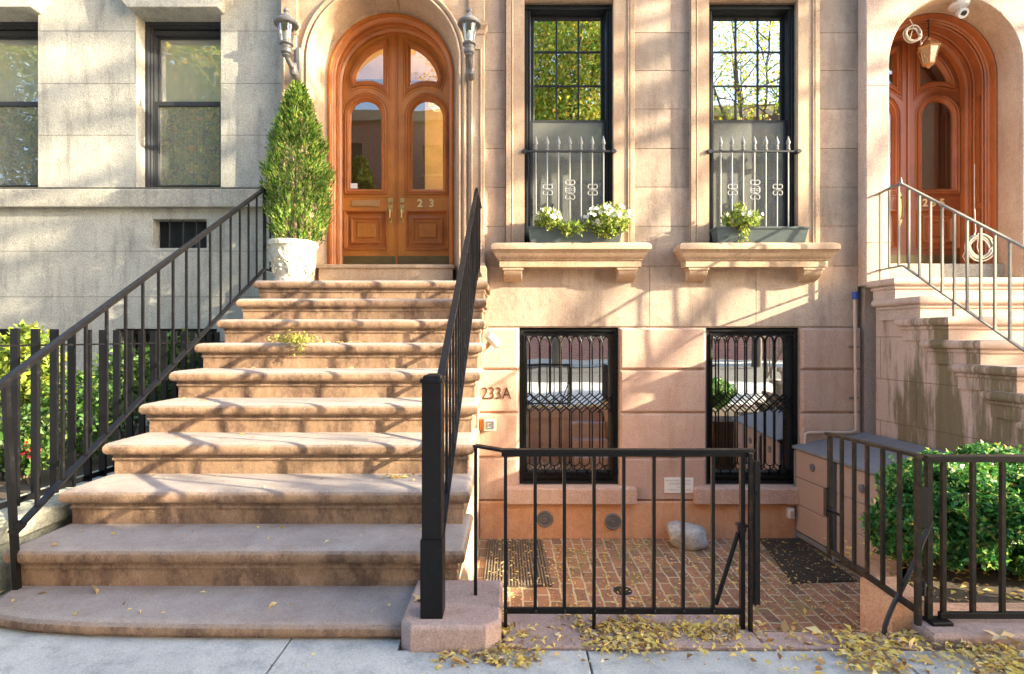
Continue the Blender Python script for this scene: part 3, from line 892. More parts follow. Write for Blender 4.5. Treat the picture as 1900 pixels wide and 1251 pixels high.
# windows
def parlor_window(root, wx, z0, z1, yf, grid=True):
    w = MB()
    x0, x1 = wx
    w.frame(rect(x0 + .002, x1 - .002, z0, z1 - .002), [(0, yf + .10), (0, yf + .012), (.006, yf), (.028, yf), (.036, yf + .012), (.044, yf + .006), (.060, yf + .008), (.068, yf + .03), (.075, yf + .10)])
    w.box(x0 + .01, x1 - .01, yf - .012, yf + .03, z1 - .06, z1 - .035)
    fr = w.build('window', M['frameblk'], root, smooth=40)
    a, b = x0 + .085, x1 - .085
    zm = 3.62
    ys = yf + .085
    # upper sash, three by three panes
    s = MB()
    zt = z1 - .055
    s.frame(rect(a - .012, b + .012, zm - .02, zt), [(0, ys + .03), (0, ys), (.030, ys), (.038, ys + .01), (.040, ys + .03)])
    gx0, gx1, gz0, gz1 = a + .028, b - .028, zm + .02, zt - .04
    for k in (1, 2):
        x = gx0 + (gx1 - gx0) * k / 3
        s.box(x - .009, x + .009, ys + .004, ys + .024, gz0, gz1)
        z = gz0 + (gz1 - gz0) * k / 3
        s.box(gx0, gx1, ys + .006, ys + .022, z - .009, z + .009)
    sa = s.build('upper_sash', M['frameblk'], fr, smooth=0)
    MB().box(gx0 - .01, gx1 + .01, ys + .014, ys + .018, gz0 - .01, gz1 + .01).build('pane', M['glass'], sa, smooth=0)
    # lower sash with insect screen
    s = MB()
    s.frame(rect(a - .012, b + .012, z0 + .03, zm), [(0, ys), (0, ys - .035), (.022, ys - .035), (.026, ys - .02), (.028, ys)])
    s.box(a, b, ys - .01, ys + .012, 2.95, 2.975)
    sa = s.build('lower_sash', M['frameblk2'], fr, smooth=0)
    MB().box(a + .008, b - .008, ys - .031, ys - .030, z0 + .05, zm - .02).build('insect_screen', M['screen'], sa, smooth=0)
    MB().box(a + .008, b - .008, ys + .004, ys + .008, z0 + .05, zm - .02).build('pane', M['lowglass'], sa, smooth=0)
parlor_window(house, W3, WZ0, WZ1, F + .03)
parlor_window(house, W4, WZ0, WZ1, F + .03)

def basement_window(root, wx, z0, z1, yf):
    x0, x1 = wx
    w = MB()
    w.frame(rect(x0 + .004, x1 - .004, z0, z1 - .004), [(0, yf + .12), (0, yf + .01), (.008, yf), (.036, yf), (.042, yf + .02), (.052, yf + .02), (.058, yf + .012), (.080, yf + .02), (.086, yf + .12)])
    w.box(x0 + .05, x1 - .05, yf + .03, yf + .12, z0 + .08, z0 + .12)
    fr = w.build('window', M['frameblk'], root, smooth=0)
    MB().box(x0 + .07, x1 - .07, yf + .09, yf + .095, z0 + .08, z1 - .07).build('pane', M['glass'], fr, smooth=0)
    return fr
basement_window(house, B3, BZ0, BZ1, F + .035)
basement_window(house, B4, BZ0, BZ1, F + .035)

def grille(name, wx, label):
    x0, x1 = wx[0] + .055, wx[1] - .055
    y = F + .030
    root = base(name, label, 'window grille', ((x0 + x1) / 2, y, -.25), 'iron grilles on the basement windows')
    n = 8; p = (x1 - x0) / (n + .5)
    xs = [x0 + p * .5 + p * i for i in range(n + 1)]
    m = MB(); r = .0065
    zt0, zt1 = 1.165, 1.272; zm1, zm0 = .635, .445; zb = -.12; zf = -.225
    for i, x in enumerate(xs):
        m.bar((x, y, zm1), (x, y, zt0), .013)
        m.bar((x, y, zb + .0), (x, y, zm0), .013)
        for sx in (-1, 1):
            xe = x + sx * p / 2
            pts = [(x + sx * (p / 2) * (1 - math.cos(a)), y, zt0 + (zt1 - zt0) * math.sin(a)) for a in [PI / 2 * k / 6 for k in range(7)]]
            m.tube(pts, r, 6)
            pts = [(x + sx * (p / 2) * (1 - math.cos(a)) * 1.0, y, zb - .0 - .055 * math.sin(a)) for a in [PI / 2 * k / 4 for k in range(5)]]
            m.tube(pts, r, 6)
            m.bar((x + sx * p / 2, y, zb - .05), (x + sx * p / 2, y, zf), .012)
            x2 = x + sx * 2 * p; z2 = zm0
            if x2 < x0 or x2 > x1:
                lim = x0 if x2 < x0 else x1
                t_ = (lim - x) / (x2 - x); x2 = lim; z2 = zm1 + (zm0 - zm1) * t_
                if t_ < .1: continue
            m.bar((x, y - .004 * sx, zm1), (x2, y - .004 * sx, z2), .0115)
    for e, sx in ((x0, 1), (x1, -1)):
        for k in (1, 2):
            z_ = zm0 + (zm1 - zm0) * (1 - (.25 * k + .0))
            m.bar((e, y + .002 * k, zm0 + (zm1 - zm0) * (1 - .25 * (2 * k - 1))), (e + sx * p * (4 - (2 * k - 1)) / 2, y + .002 * k, zm0), .011)
    m.build('lattice_bars', M['iron'], root, smooth=35)
    f = MB()
    f.frame(rect(x0 - .012, x1 + .012, zf - .03, zt1 + .016), [(0, y + .012), (0, y - .012), (.016, y - .012), (.016, y + .012)])
    f.build('grille_frame', M['iron'], root, smooth=0)
grille('window_grille', B3, 'black lattice grille on the basement window beside the house number 233A')
grille('window_grille', B4, 'black lattice grille on the basement window beside the storage box')

# rooms behind the windows
def room(x0, x1, y0, y1, z0, z1, mat, root=house, nm='room'):
    m = MB()
    m.add([(x0, y0, z0), (x1, y0, z0), (x1, y1, z0), (x0, y1, z0), (x0, y0, z1), (x1, y0, z1), (x1, y1, z1), (x0, y1, z1)],
          [(0, 1, 2, 3), (4, 5, 6, 7), (1, 2, 6, 5), (2, 3, 7, 6), (3, 0, 4, 7)])
    return m.build(nm, mat, root, smooth=0)
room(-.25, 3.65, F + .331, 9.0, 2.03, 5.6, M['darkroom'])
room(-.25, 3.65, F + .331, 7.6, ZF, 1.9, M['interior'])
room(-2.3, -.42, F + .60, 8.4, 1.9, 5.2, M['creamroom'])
# inner arch and curtain seen through the door glass
m = MB()
m.holed([(-2.29, 1.95), (-1.68, 1.95)] + [(-1.25 - .42 * math.cos(PI * k / 16) , 3.45 + .42 * math.sin(PI * k / 16)) for k in range(17)][0:0] +
        [(-1.68, 4.90), (-2.29, 4.90)], [], 7.5, 7.56)
m.build('dark_reflection_panel', M['frameblk2'], house, smooth=0)  # dark panel added to imitate the left pane's dark reflection
ib = MB(); ib.arch(-.78, 3.15, 1.95, [(.36, 7.9), (.30, 7.86), (.26, 7.9)], 20); ib.build('inner_arch', M['wood2'], house, smooth=40)
MB().box(-1.60, -1.27, 7.7, 7.75, 1.95, 4.98).build('inner_curtain', M['frameblk2'], house, smooth=0)

# vents low on the plinth
for (px, py) in ((1011, 963), (1137, 968)):
    x, z = PX(px, F - .04), PZ(py, F - .04)
    v = MB(); y = F - .035
    v.disc_y(x, z, [(.088, y + .01), (.088, y - .012), (.078, y - .02), (.066, y - .016), (.062, y - .008), (.052, y - .008), (.050, y - .018), (.040, y - .018), (.038, y - .008), (.028, y - .008), (.026, y - .018), (.006, y - .02)], 28)
    v.build('vent_cap', M['lampmetal'], house, smooth=35)
# numbers cut from metal
text('house_number', '233A', M['numeral'], PX(893, F - .02), F - .026, PZ(740.5, F - .02), .130, house, .005, width=PX(947, F) - PX(893, F), bold=-.002)

# ------------------------------------------------------------------ things on the house front
t = base('intercom', 'small square intercom box with grey keypad under the number 233A', 'intercom', (PX(908, 5.6), 5.62, PZ(789, 5.6)))
x, z = PX(908, 5.6), PZ(789, 5.6)
MB().box(x - .105, x + .045, 5.60, F - .02, z - .06, z + .062).build('wooden_backing', M['wood2'], t, smooth=0, bevel=.003)
MB().cham(x - .058, x + .070, z - .062, z + .066, 5.602, 5.58, .008).build('faceplate', M['white'], t, smooth=0)
m = MB(); m.holed(rect(x - .035, x + .048, z - .04, z + .045), [rect(x - .018, x + .030, z - .022, z + .028)], 5.574, 5.581); m.box(x - .005, x + .018, 5.574, 5.581, z - .012, z + .018)
m.build('keypad', M['lampmetal'], t, smooth=0)

t = base('notice_sign', 'small white notice plate with faint grey lines between the two basement windows', 'sign', (PX(1259, F), F - .02, PZ(900, F)))
x0, x1, z0, z1 = PX(1232, F - .02), PX(1286, F - .02), PZ(914.5, F - .02), PZ(886, F - .02)
MB().box(x0, x1, F - .034, F - .024, z0, z1).build('plate', M['sign'], t, smooth=0, bevel=.004)
m = MB()
random.seed(3)
for zz, a, b, hh in ((z1 - .03, .05, .92, .014), (z1 - .065, .18, .46, .02), (z1 - .065, .50, .86, .02), (z1 - .10, .44, .56, .012), (z1 - .13, .13, .52, .02), (z1 - .13, .60, .90, .02)):
    x = x0 + a * (x1 - x0)
    while x < x0 + b * (x1 - x0):
        w = random.uniform(.006, .014)
        k = random.random()
        m.box(x, x + .003, F - .0355, F - .0335, zz - hh / 2, zz + hh / 2)
        if k > .3: m.box(x, x + w, F - .0356, F - .0334, zz + hh / 2 - .003, zz + hh / 2)
        if k > .5: m.box(x, x + w, F - .0357, F - .0333, zz - hh / 2, zz - hh / 2 + .003)
        x += w + .004
m.build('lettering', M['signink'], t, smooth=0)

t = base('security_camera', 'white bullet security camera beside the edge of the steps above the number 233A', 'camera', (PX(905, 5.4), 5.5, PZ(640, 5.4)))
cxx, czz = PX(912, 5.45), PZ(628, 5.45)
m = MB(); m.tube([(cxx - .045, 5.43, czz + .045), (cxx + .06, 5.50, czz - .07)], .048, 16)
m.build('housing', M['white'], t, smooth=40, bevel=.006)
m = MB(); m.tube([(cxx + .06, 5.50, czz - .07), (cxx + .066, 5.505, czz - .077)], .034, 14); m.build('lens', M['black'], t)
m = MB(); m.tube([(cxx - .02, 5.47, czz - .03), (cxx - .045, 5.49, czz - .08), (cxx - .085, 5.50, czz - .115), (cxx - .12, 5.50, czz - .115)], .022, 10); m.build('mount', M['slot'], t, smooth=50)
m = MB(); m.tube([(cxx - .01, 5.47, czz - .06), (cxx - .02, 5.46, czz - .12), (cxx - .06, 5.46, czz - .15), (cxx - .11, 5.47, czz - .14)], .007, 6); m.build('cable', M['white'], t)

def wall_lamp(xp, label):
    ypl = YS - .03
    t = base('wall_lamp', label, 'wall lamp', (xp, ypl, 4.05), 'wall lamps flanking the arched door')
    yb = 5.28
    m = MB()
    m.box(xp - .024, xp + .024, ypl - .03, ypl + .01, 3.98, 4.30)
    m.build('back_plate', M['lampmetal'], t, smooth=0, bevel=.01)
    m = MB()
    sc_ = [(xp, ypl - .02, 4.0), (xp, ypl - .07, 3.965), (xp, ypl - .13, 3.985), (xp, ypl - .15, 4.03), (xp, ypl - .12, 4.06), (xp, ypl - .09, 4.03), (xp, ypl - .115, 4.005)]
    m.tube(sc_, [.032, .042, .044, .038, .03, .024, .016], 10)
    m.tube([(xp, ypl - .04, 3.985), (xp, ypl - .12, 4.03), (xp, ypl - .21, 4.02), (xp, yb, 4.06), (xp, yb, 4.11)], [.03, .034, .026, .026, .034], 10)
    for s in (-1, 1): m.disc_y(xp + s * .0, 4.0, [(.03, ypl - .16), (.03, ypl - .10)], 12)
    m.build('scroll_arm', M['lampmetal'], t, smooth=45)
    m = MB(); m.lathe(xp, yb, [(.02, 4.04), (.04, 4.055), (.03, 4.07), (.052, 4.085), (.056, 4.115), (.044, 4.12), (.05, 4.13), (.052, 4.145), (.046, 4.155), (.066, 4.165), (.068, 4.178), (.052, 4.183)], 20)
    m.build('gallery', M['lampmetal'], t, smooth=35)
    m = MB(); m.lathe(xp, yb, [(.052, 4.182), (.062, 4.25), (.076, 4.33), (.080, 4.372)], 20)
    m.build('glass_shade', M['lampglass'], t, smooth=50)
    m = MB()
    for k in range(4):
        a = PI / 4 + k * PI / 2
        m.tube([(xp + r_ * math.cos(a), yb + r_ * math.sin(a), z_) for r_, z_ in ((.055, 4.182), (.066, 4.25), (.080, 4.33), (.084, 4.375))], .006, 6)
    m.build('shade_ribs', M['lampmetal'], t)
    m = MB(); m.lathe(xp, yb, [(.070, 4.360), (.112, 4.358), (.120, 4.372), (.116, 4.386), (.095, 4.398), (.062, 4.425), (.05, 4.45), (.036, 4.462), (.02, 4.47), (.018, 4.485), (.028, 4.498), (.024, 4.515), (.006, 4.54)], 26)
    m.build('cap', M['lampmetal'], t, smooth=35)
    m = MB(); m.lathe(xp, yb, [(.01, 4.18), (.022, 4.22), (.026, 4.27), (.012, 4.31)], 12); m.build('bulb', M['white'], t, smooth=60)
wall_lamp(-2.245, 'silver wall lantern left of the arched door, above the tall conifer')
wall_lamp(-.425, 'silver wall lantern right of the arched door')

def guard(wx, label):
    x0, x1 = wx
    y = F - .02
    zr = PZ(283, y)
    t = base('window_guard', label, 'window guard', ((x0 + x1) / 2, y, 2.3), 'ornamental iron guards on the tall windows')
    m = MB()
    m.bar((x0 - .03, y - .028, zr), (x1 + .03, y - .028, zr), .024, .016)
    for s in (x0 + .0, x1 - .0):
        m.disc_y(s, zr, [(.022, y - .05), (.026, y - .035), (.012, y - .01), (.012, F + .02)], 12)
    m.bar((x0 + .02, y - .028, 2.36), (x1 - .02, y - .028, 2.36), .02, .014)
    m.bar((x0 + .01, y - .028, 2.36), (x0 + .01, F + .03, 2.36), .014)
    m.bar((x1 - .01, y - .028, 2.36), (x1 - .01, F + .03, 2.36), .014)
    m.bar((x0 + .045, y + .0, 2.30), (x0 + .045, y, zr - .01), .010)
    m.build('rails', M['frameblk2'], t, smooth=35)
    for k in range(7):
        x = PX(994 + 20.8 * k, y) - W3[0] + x0
        b = MB()
        b.tube([(x, y - .028, 2.27), (x, y - .028, zr + .05)], .0085, 8)
        b.tube([(x, y - .028, zr + .010), (x, y - .028, zr + .022), (x, y - .028, zr + .036), (x, y - .028, zr + .048), (x, y - .028, zr + .065), (x, y - .028, zr + .09), (x, y - .028, zr + .12), (x, y - .028, zr + .165)],
               [.013, .024, .012, .021, .011, .025, .016, .002], 8)
        b.build('picket', M['guard'], t, smooth=45)
    for px, zc, dbl in ((PX(1015.5, y), PZ(354, y), False), (PX(1057, y), PZ(354, y), True), (PX(1098.5, y), PZ(354, y), False)):
        x = px - W3[0] + x0
        b = MB()
        def scroll(x, zc, sx, sz):
            # C scroll with curled ends
            pts = []
            for k in range(15):
                a = -PI * .25 + (PI * 1.55) * k / 14
                r_ = .030 * (1 - .35 * k / 14)
                pts.append((x + sx * (.030 + r_ * math.sin(a) * .95 - .004), y - .034, zc + sz * (.036 - r_ * math.cos(a))))
            b.tube(pts, .006, 6)
        for dz in ((-.045, .045) if dbl else (0,)):
            for sx in (-1, 1):
                for sz in (-1, 1): scroll(x, zc + dz, sx, sz)
            b.tube([(x - .02, y - .036, zc + dz), (x + .02, y - .036, zc + dz)], .011, 6)
        b.build('scrollwork', M['guard'], t, smooth=50)
guard(W3, 'ornamental iron guard in front of the tall window nearest the arched door')
guard(W4, 'ornamental iron guard in front of the right-hand tall window')

def flower_box(x0, x1, label):
    t = base('flower_box', label, 'flower box', ((x0 + x1) / 2, 5.50, 2.237), 'dark flower boxes on the window sills')
    m = MB()
    ya, yb = 5.49, 5.63
    m.loft([(x0 + .03, ya), (x1 - .03, ya), (x1 - .03, yb), (x0 + .03, yb)], [(-.01, 2.238), (-.006, 2.243), (.018, 2.375), (.026, 2.376), (.028, 2.398), (.018, 2.400), (.006, 2.385)])
    m.build('box', M['flowerbox'], t, smooth=0, bevel=.003)
    MB().box(x0 + .04, x1 - .04, ya + .006, yb - .006, 2.37, 2.389).build('potting_soil', M['soil'], t, smooth=0)
flower_box(PX(978, 5.5), PX(1160, 5.5) - .02, 'dark flower box on the sill nearest the arched door, overflowing with white flowers')
flower_box(PX(1326, 5.5), PX(1500, 5.5), 'dark flower box on the right-hand sill with one clump of flowers at its left end')

def blob_pts(n, c, r, hollow=.3, drop=0):
    d = rng.normal(size=(n, 3)); d /= np.linalg.norm(d, axis=1)[:, None]
    k = rng.uniform(hollow, 1, size=(n, 1)) ** .6
    p = d * k * np.array(r) + np.array(c)
    return p
def flowers(px, py, w, h, n, nf, label, xtra=()):
    d = 5.50
    x, z = PX(px, d), PZ(py, d)
    t = base('flowering_plant', label, 'flowers', (x, d, 2.39), 'white flowering plants in the window boxes')
    r = (w / 2 * d / FPX, .12, h / 2 * d / FPX)
    P = [blob_pts(n, (x, d, z), r)]
    for (qx, qy, qw, qh, qn) in xtra:
        P.append(blob_pts(qn, (PX(qx, d), d - .03, PZ(qy, d)), (qw / 2 * d / FPX, .08, qh / 2 * d / FPX)))
    P = np.concatenate(P)
    leaf_mesh('foliage', M['petunia'], P, .042, t, .5, up=(0, -.2, .5))
    m = MB()
    for k in range(14):
        e = P[rng.integers(len(P))]
        m.tube([(x + rng.uniform(-.05, .05), d, 2.385), ((x + e[0]) / 2, d, (2.385 + e[2]) / 2 + .02), tuple(e)], .0025, 5)
    m.build('stems', M['midgreen'], t)
    fl = MB()
    for k in range(nf):
        q = rng.normal(size=3); q /= np.linalg.norm(q); q[1] = -abs(q[1]); q[2] = q[2] * .6 + .3
        c = np.array((x, d, z)) + q * np.array(r) * rng.uniform(.8, 1.1)
        s = rng.uniform(.014, .022)
        a0 = rng.uniform(0, 6.28); tx, tz = rng.uniform(-.5, .5), rng.uniform(-.4, .6)
        for j in range(5):
            a = a0 + j * 2 * PI / 5
            def pt(r_, aa, dy): 
                u, v = r_ * math.cos(aa), r_ * math.sin(aa)
                return (c[0] + u, c[1] - dy + tx * u + tz * v, c[2] + v)
            fl.add([pt(0, 0, .0), pt(s, a - .5, .006), pt(s * 1.25, a, .004), pt(s, a + .5, .006)], [(0, 1, 2, 3)])
    fl.build('blossoms', M['petal'], t, smooth=0)
flowers(1018, 409, 50, 42, 900, 26, 'small white flowering clump at the left end of the flower box nearest the door', ((1060, 425, 60, 22, 260), (1050, 432, 20, 26, 90)))
flowers(1126, 412, 84, 66, 1900, 60, 'largest bushy clump of white flowers, at the right end of the box nearest the door')
flowers(1376, 410, 74, 42, 900, 14, 'yellow-green clump with few white flowers in the right-hand flower box', ((1368, 390, 18, 24, 80), (1374, 436, 20, 26, 80)))
# ------------------------------------------------------------------ the main stoop
from mathutils import noise as mn0
stoop = base('stoop', 'wide brownstone front steps rising to the arched double door', 'front steps', (-1.3, 2.2, 0))
SX0, SX1 = -2.343, -.263
def dn(n): return 4.89 - .30 * (n - 1)
def zn(n): return 1.784 - .19 * (n - 1)
NOSE = [(.0, -.112), (.006, -.110), (.010, -.100), (.006, -.090), (.004, -.082), (.012, -.074), (.030, -.070), (.039, -.058), (.042, -.042), (.040, -.026), (.032, -.012), (.018, -.003), (.0, .0)]
for n in range(1, 11):
    r = dn(n) + .04
    yb = (dn(n - 1) + .06) if n > 1 else F + .10
    m = MB()
    if n < 10:
        yb = min(r + .46, F - .002) if n > 1 else F + .10
        m.box(SX0, SX1, r, yb, zn(n) - .205, zn(n) - .06)
        nf_ = 34
        fr_ = [(SX0 + (SX1 - SX0) * k / nf_, r + (.0 if k in (0, nf_) else .0035 * mn0.noise(Vector((k * .9, n * 7.3, 1))) + .004 * min(0, mn0.noise(Vector((k * 2.3, n * 3.1, 5))) + .25))) for k in range(nf_ + 1)]
        m.loft(fr_ + [(SX1, yb), (SX0, yb)], [(o, zn(n) + z) for o, z in NOSE])
    else:
        pts = [(-.455, 2.19 + .03), (-.455, 2.62), (-2.34, 2.62), (-2.335, 2.48), (-2.30, 2.36), (-2.22, 2.30), (-2.05, 2.262), (-1.8, 2.24), (-1.4, 2.225), (-.9, 2.222)]
        pts = [pts[0]] + pts[1:]
        # order counter-clockwise from above
        pts = [(-.455, 2.62), (-2.34, 2.62), (-2.335, 2.48), (-2.30, 2.375), (-2.22, 2.315), (-2.05, 2.275), (-1.8, 2.25), (-1.4, 2.235), (-.9, 2.228), (-.455, 2.226)]
        m.loft(pts, [(.0, -.03), (.006, -.006), (.012, .002), (.010, .008), (.004, .012), (.020, .014), (.032, .022), (.036, .036), (.034, .052), (.024, .066), (.010, .073), (0, .074)])
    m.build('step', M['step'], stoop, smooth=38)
# side walls under the steps
m = MB()
for sx, xa, xb in ((1, SX0 + .02, SX1 - .088),):
    for n in range(1, 10):
        y0 = dn(n) + .045
        y1 = dn(n - 1) + .05 if n > 1 else F + .005
        m.box(xa, xb, y0, y1 - (.0 if n > 1 else .0), ZF + .001, zn(n) - .13)
m.build('side_wall', M['trim'], stoop, smooth=0)
# octagonal-cornered block that carries the newel
m = MB()
m.loft([(-.452, 2.17), (-.405, 2.115), (-.105, 2.115), (-.045, 2.165), (-.045, 2.53), (-.452, 2.53)], [(0, -.02), (0, .092), (-.004, .101), (-.012, .107)])
m.build('newel_plinth', M['block'], stoop, smooth=0)

def stair_rail(X, label, newel):
    t = base('stair_railing', label, 'stair railing', (X, 3.6, .5), 'black iron railings of the main steps')
    T = lambda d: 1.05 + .624 * (d - 2.416)
    L = lambda d: .36 + .617 * (d - 2.50)
    d0 = 2.26 if newel else 2.28
    m = MB()
    a, b = (X, d0, T(d0)), (X, 4.96, T(4.96))
    m.bar(a, b, .035, .012)
    m.bar((X, d0, T(d0) - .014), (X, 4.96, T(4.96) - .014), .022, .020)
    m.tube([(X, 4.93, T(4.93)), (X, 4.975, T(4.96) + .012), (X, 5.005, T(4.96) + .004), (X, 5.012, T(4.96) - .03)], .013, 8)
    m.build('handrail', M['iron'], t, smooth=35)
    MB().bar((X, 2.26 if newel else 2.50, L(2.26 if newel else 2.5)), (X, 4.99, L(4.99)), .034, .014).build('lower_rail', M['iron'], t, smooth=0)
    d = 2.603 if not newel else 2.38
    while d < 4.93:
        MB().bar((X, d, L(d)), (X, d, T(d) - .01), .0135).build('baluster', M['iron'], t, smooth=0)
        d += .1495
    MB().bar((X, 5.0, 1.784), (X, 5.0, T(4.99) - .01), .024).build('top_post', M['iron'], t, smooth=0)
    m = MB(); m.bar((X, 5.0, T(4.96) - .02), (X, YS - .03, T(4.96) - .02), .03, .014); m.bar((X, 5.0, 1.90), (X, YS - .03, 1.90), .03, .012)
    m.build('return_rail', M['iron'], t, smooth=0)
    for d in (5.12, 5.27, 5.42):
        MB().bar((X, d, 1.90), (X, d, T(4.96) - .02), .0135).build('baluster', M['iron'], t, smooth=0)
    if newel:
        m = MB()
        m.box(X - .0405, X + .0405, 2.176, 2.258, .105, 1.075)
        m.box(X - .046, X + .046, 2.170, 2.264, .105, .43)
        m.box(X - .047, X + .047, 2.169, 2.265, 1.072, 1.088)
        m.loft([(X - .035, 2.182), (X + .035, 2.182), (X + .035, 2.252), (X - .035, 2.252)], [(.004, 1.087), (.0, 1.10), (-.02, 1.108)])
        m.build('newel_post', M['iron'], t, smooth=0, bevel=.003)
    else:
        MB().bar((X, 2.50, .07), (X - .02, 2.46, T(2.46) - .01), .024).build('bottom_post', M['iron'], t, smooth=0)
        MB().bar((X - .015, 2.49, .34), (X + .015, 2.51, .38), .04).build('collar', M['iron'], t, smooth=0)
    if not newel:
        MB().bar((X - .0, 2.30, T(2.30)), (X - .02, 2.30, .12), .0135).build('baluster', M['iron'], t, smooth=0)
stair_rail(-2.33, 'slender black iron railing on the left side of the main steps', False)
stair_rail(-.33, 'black iron railing with a thick square newel on the right side of the main steps', True)

# pot and conifer on the landing
px_, pd_ = -2.135, 5.17
t = base('plant_pot', 'round white relief-moulded plant pot at the top of the main steps', 'plant pot', (px_, pd_, 1.784))
m = MB()
m.lathe(px_, pd_, [(.155, 1.785), (.168, 1.79), (.17, 1.815), (.16, 1.83), (.17, 1.86), (.192, 1.95), (.208, 2.05), (.215, 2.11), (.222, 2.125), (.236, 2.135), (.238, 2.165), (.228, 2.182), (.205, 2.184), (.2, 2.15)], 40)
m.build('pot_body', M['pot'], t, smooth=50)
def pr_(z): return float(np.interp(z, [1.83, 1.86, 1.95, 2.05, 2.11], [.16, .17, .192, .208, .215]))
m = MB()
for k in range(7):
    a0 = 2 * PI * k / 7
    for dz_, rd in ((0, .011), (-.025, .008)):
        pts = []
        for j in range(13):
            u = j / 12; a = a0 + u * 2 * PI / 7; z = 2.06 + dz_ - .085 * math.sin(PI * u)
            pts.append((px_ + (pr_(z) + .003) * math.cos(a), pd_ + (pr_(z) + .003) * math.sin(a), z))
        m.tube(pts, rd, 6)
    for z, rd in ((2.065, .02), (1.99, .014), (1.94, .018), (1.90, .012)):
        r_ = pr_(z); m.tube([(px_ + (r_ - .01) * math.cos(a0), pd_ + (r_ - .01) * math.sin(a0), z), (px_ + (r_ + .012) * math.cos(a0), pd_ + (r_ + .012) * math.sin(a0), z)], [rd, rd * .6], 8)
    for q in range(5):
        a = a0 + PI / 7 + (q - 2) * .09; z = 1.93 + .03 * math.cos((q - 2) * 1.1); r_ = pr_(z)
        m.tube([(px_ + (r_ + .002) * math.cos(a0 + PI / 7), pd_ + (r_ + .002) * math.sin(a0 + PI / 7), 1.87), (px_ + (r_ + .006) * math.cos(a), pd_ + (r_ + .006) * math.sin(a), z + .01)], [.006, .010], 6)
m.build('relief_garland', M['pot'], t, smooth=60)
MB().lathe(px_, pd_, [(.19, 2.10), (.198, 2.155), (.01, 2.16)], 24).build('potting_soil', M['soil'], t)
cx_, cd_ = -2.085, 5.17
t = base('conifer', 'tall bright green conical conifer growing in the white pot', 'conifer', (cx_, cd_, 2.16))
m = MB()
m.tube([(px_ + .01, pd_, 2.12), (px_ + .02, pd_, 2.5), (cx_ - .01, cd_, 3.0), (cx_ + .005, cd_, 3.6)], [.022, .018, .012, .004], 8)
m.tube([(px_ - .03, pd_ + .02, 2.12), (px_ - .08, pd_, 2.45), (cx_ - .12, cd_, 2.9)], [.014, .01, .004], 8)
m.tube([(px_ + .05, pd_, 2.12), (px_ + .1, pd_, 2.45), (cx_ + .12, cd_, 2.9)], [.014, .01, .004], 8)
m.build('trunk', M['bark'], t)
from mathutils import noise as mn0
# sprays: little upright fans arranged on many short twigs
zt_, zb_ = 3.68, 2.17
tw = []
N = 2300
for k in range(N):
    u = rng.uniform(0, 1) ** .8
    z = zb_ + (zt_ - zb_) * u
    f_ = (z - zb_) / (zt_ - zb_)
    prof = np.interp(f_, [0, .06, .2, .45, .62, .75, .86, .94, 1], [.15, .25, .30, .31, .255, .185, .115, .06, .012])
    a = rng.uniform(0, 2 * PI)
    lump = 1 + .30 * mn0.noise(Vector((math.cos(a) * 2.2, math.sin(a) * 2.2, z * 5.5))) + rng.normal() * .07
    rr_ = .88 * prof * lump * (rng.uniform(.35, 1) ** .35)
    tw.append((cx_ + rr_ * math.cos(a), cd_ + rr_ * math.sin(a), z, math.cos(a), math.sin(a)))
tw = np.array(tw)
C = []; 
for rep in range(9):
    off = rng.normal(size=(len(tw), 3)) * np.array([.012, .012, .018])
    C.append(tw[:, :3] + off + np.stack([tw[:, 3] * .004 * rep, tw[:, 4] * .004 * rep, np.full(len(tw), .006 * rep - .03)], 1))
C = np.concatenate(C); UP = np.concatenate([np.stack([tw[:, 3] * .8, tw[:, 4] * .8, np.full(len(tw), 1.1)], 1)] * 9)
leaf_mesh('foliage', M['thuja'], C, .043, t, .24, up=UP, jitter=.45)

# ------------------------------------------------------------------ areaway fence and gates
def post_rail(m, a, b, w, h): m.bar(a, b, w, h)
fence = base('areaway_fence', 'low black iron fence with straight bars in front of the brick areaway', 'fence', (.5, 2.27, 0))
yf = 2.27
m = MB()
zt_ = .775
m.bar((-.165, 2.38, zt_ - .002), (-.035, yf, zt_), .034, .012)
m.bar((-.045, yf, zt_), (1.035, yf, zt_), .036, .013)
m.bar((-.045, yf, zt_ - .015), (1.01, yf, zt_ - .015), .018, .02)
m.build('top_rail', M['iron'], fence, smooth=0, bevel=.002)
MB().bar((-.035, yf, .092), (.985, yf, .088), .014, .026).build('bottom_rail', M['iron'], fence, smooth=0, bevel=.002)
xsb = [938, 993, 1047, 1102, 1157, 1213, 1267, 1322.5, 1377]
for i, px in enumerate(xsb):
    x = PX(px, yf)
    lo = {0: -.01, 3: -.005, 8: -.01}.get(i, .09)
    m = MB(); w = .0145 if i < 8 else .019
    m.bar((x, yf, lo), (x, yf, zt_ - .02), w)
    b = m.build('bar', M['iron'], fence, smooth=0)
    MB().disc_y(x, .092, [(.0075, yf - .006), (.0075, yf - .010), (.003, yf - .013)], 8).build('rivet', M['iron'], b)
MB().bar((-.163, 2.375, .107), (-.163, 2.375, zt_ - .01), .0145).build('bar', M['iron'], fence, smooth=0)
x = PX(1395, 2.25)
m = MB(); m.bar((x - .006, 2.25, -.005), (x - .006, 2.25, .765), .016)
m.bar((x + .015, 2.262, .12), (x + .015, 2.262, .74), .006, .034)
m.build('latch_post', M['rusty'], fence, smooth=0, bevel=.002)
m = MB(); m.box(x + .006, x + .030, 2.236, 2.262, .13, .735); m.disc_y(x + .018, .60, [(.006, 2.234), (.006, 2.23)], 8)
m.disc_y(x + .018, .30, [(.006, 2.234), (.006, 2.23)], 8)
m.build('latch_plate', M['iron'], fence, smooth=0, bevel=.002)
m = MB(); x1 = PX(1376, yf)
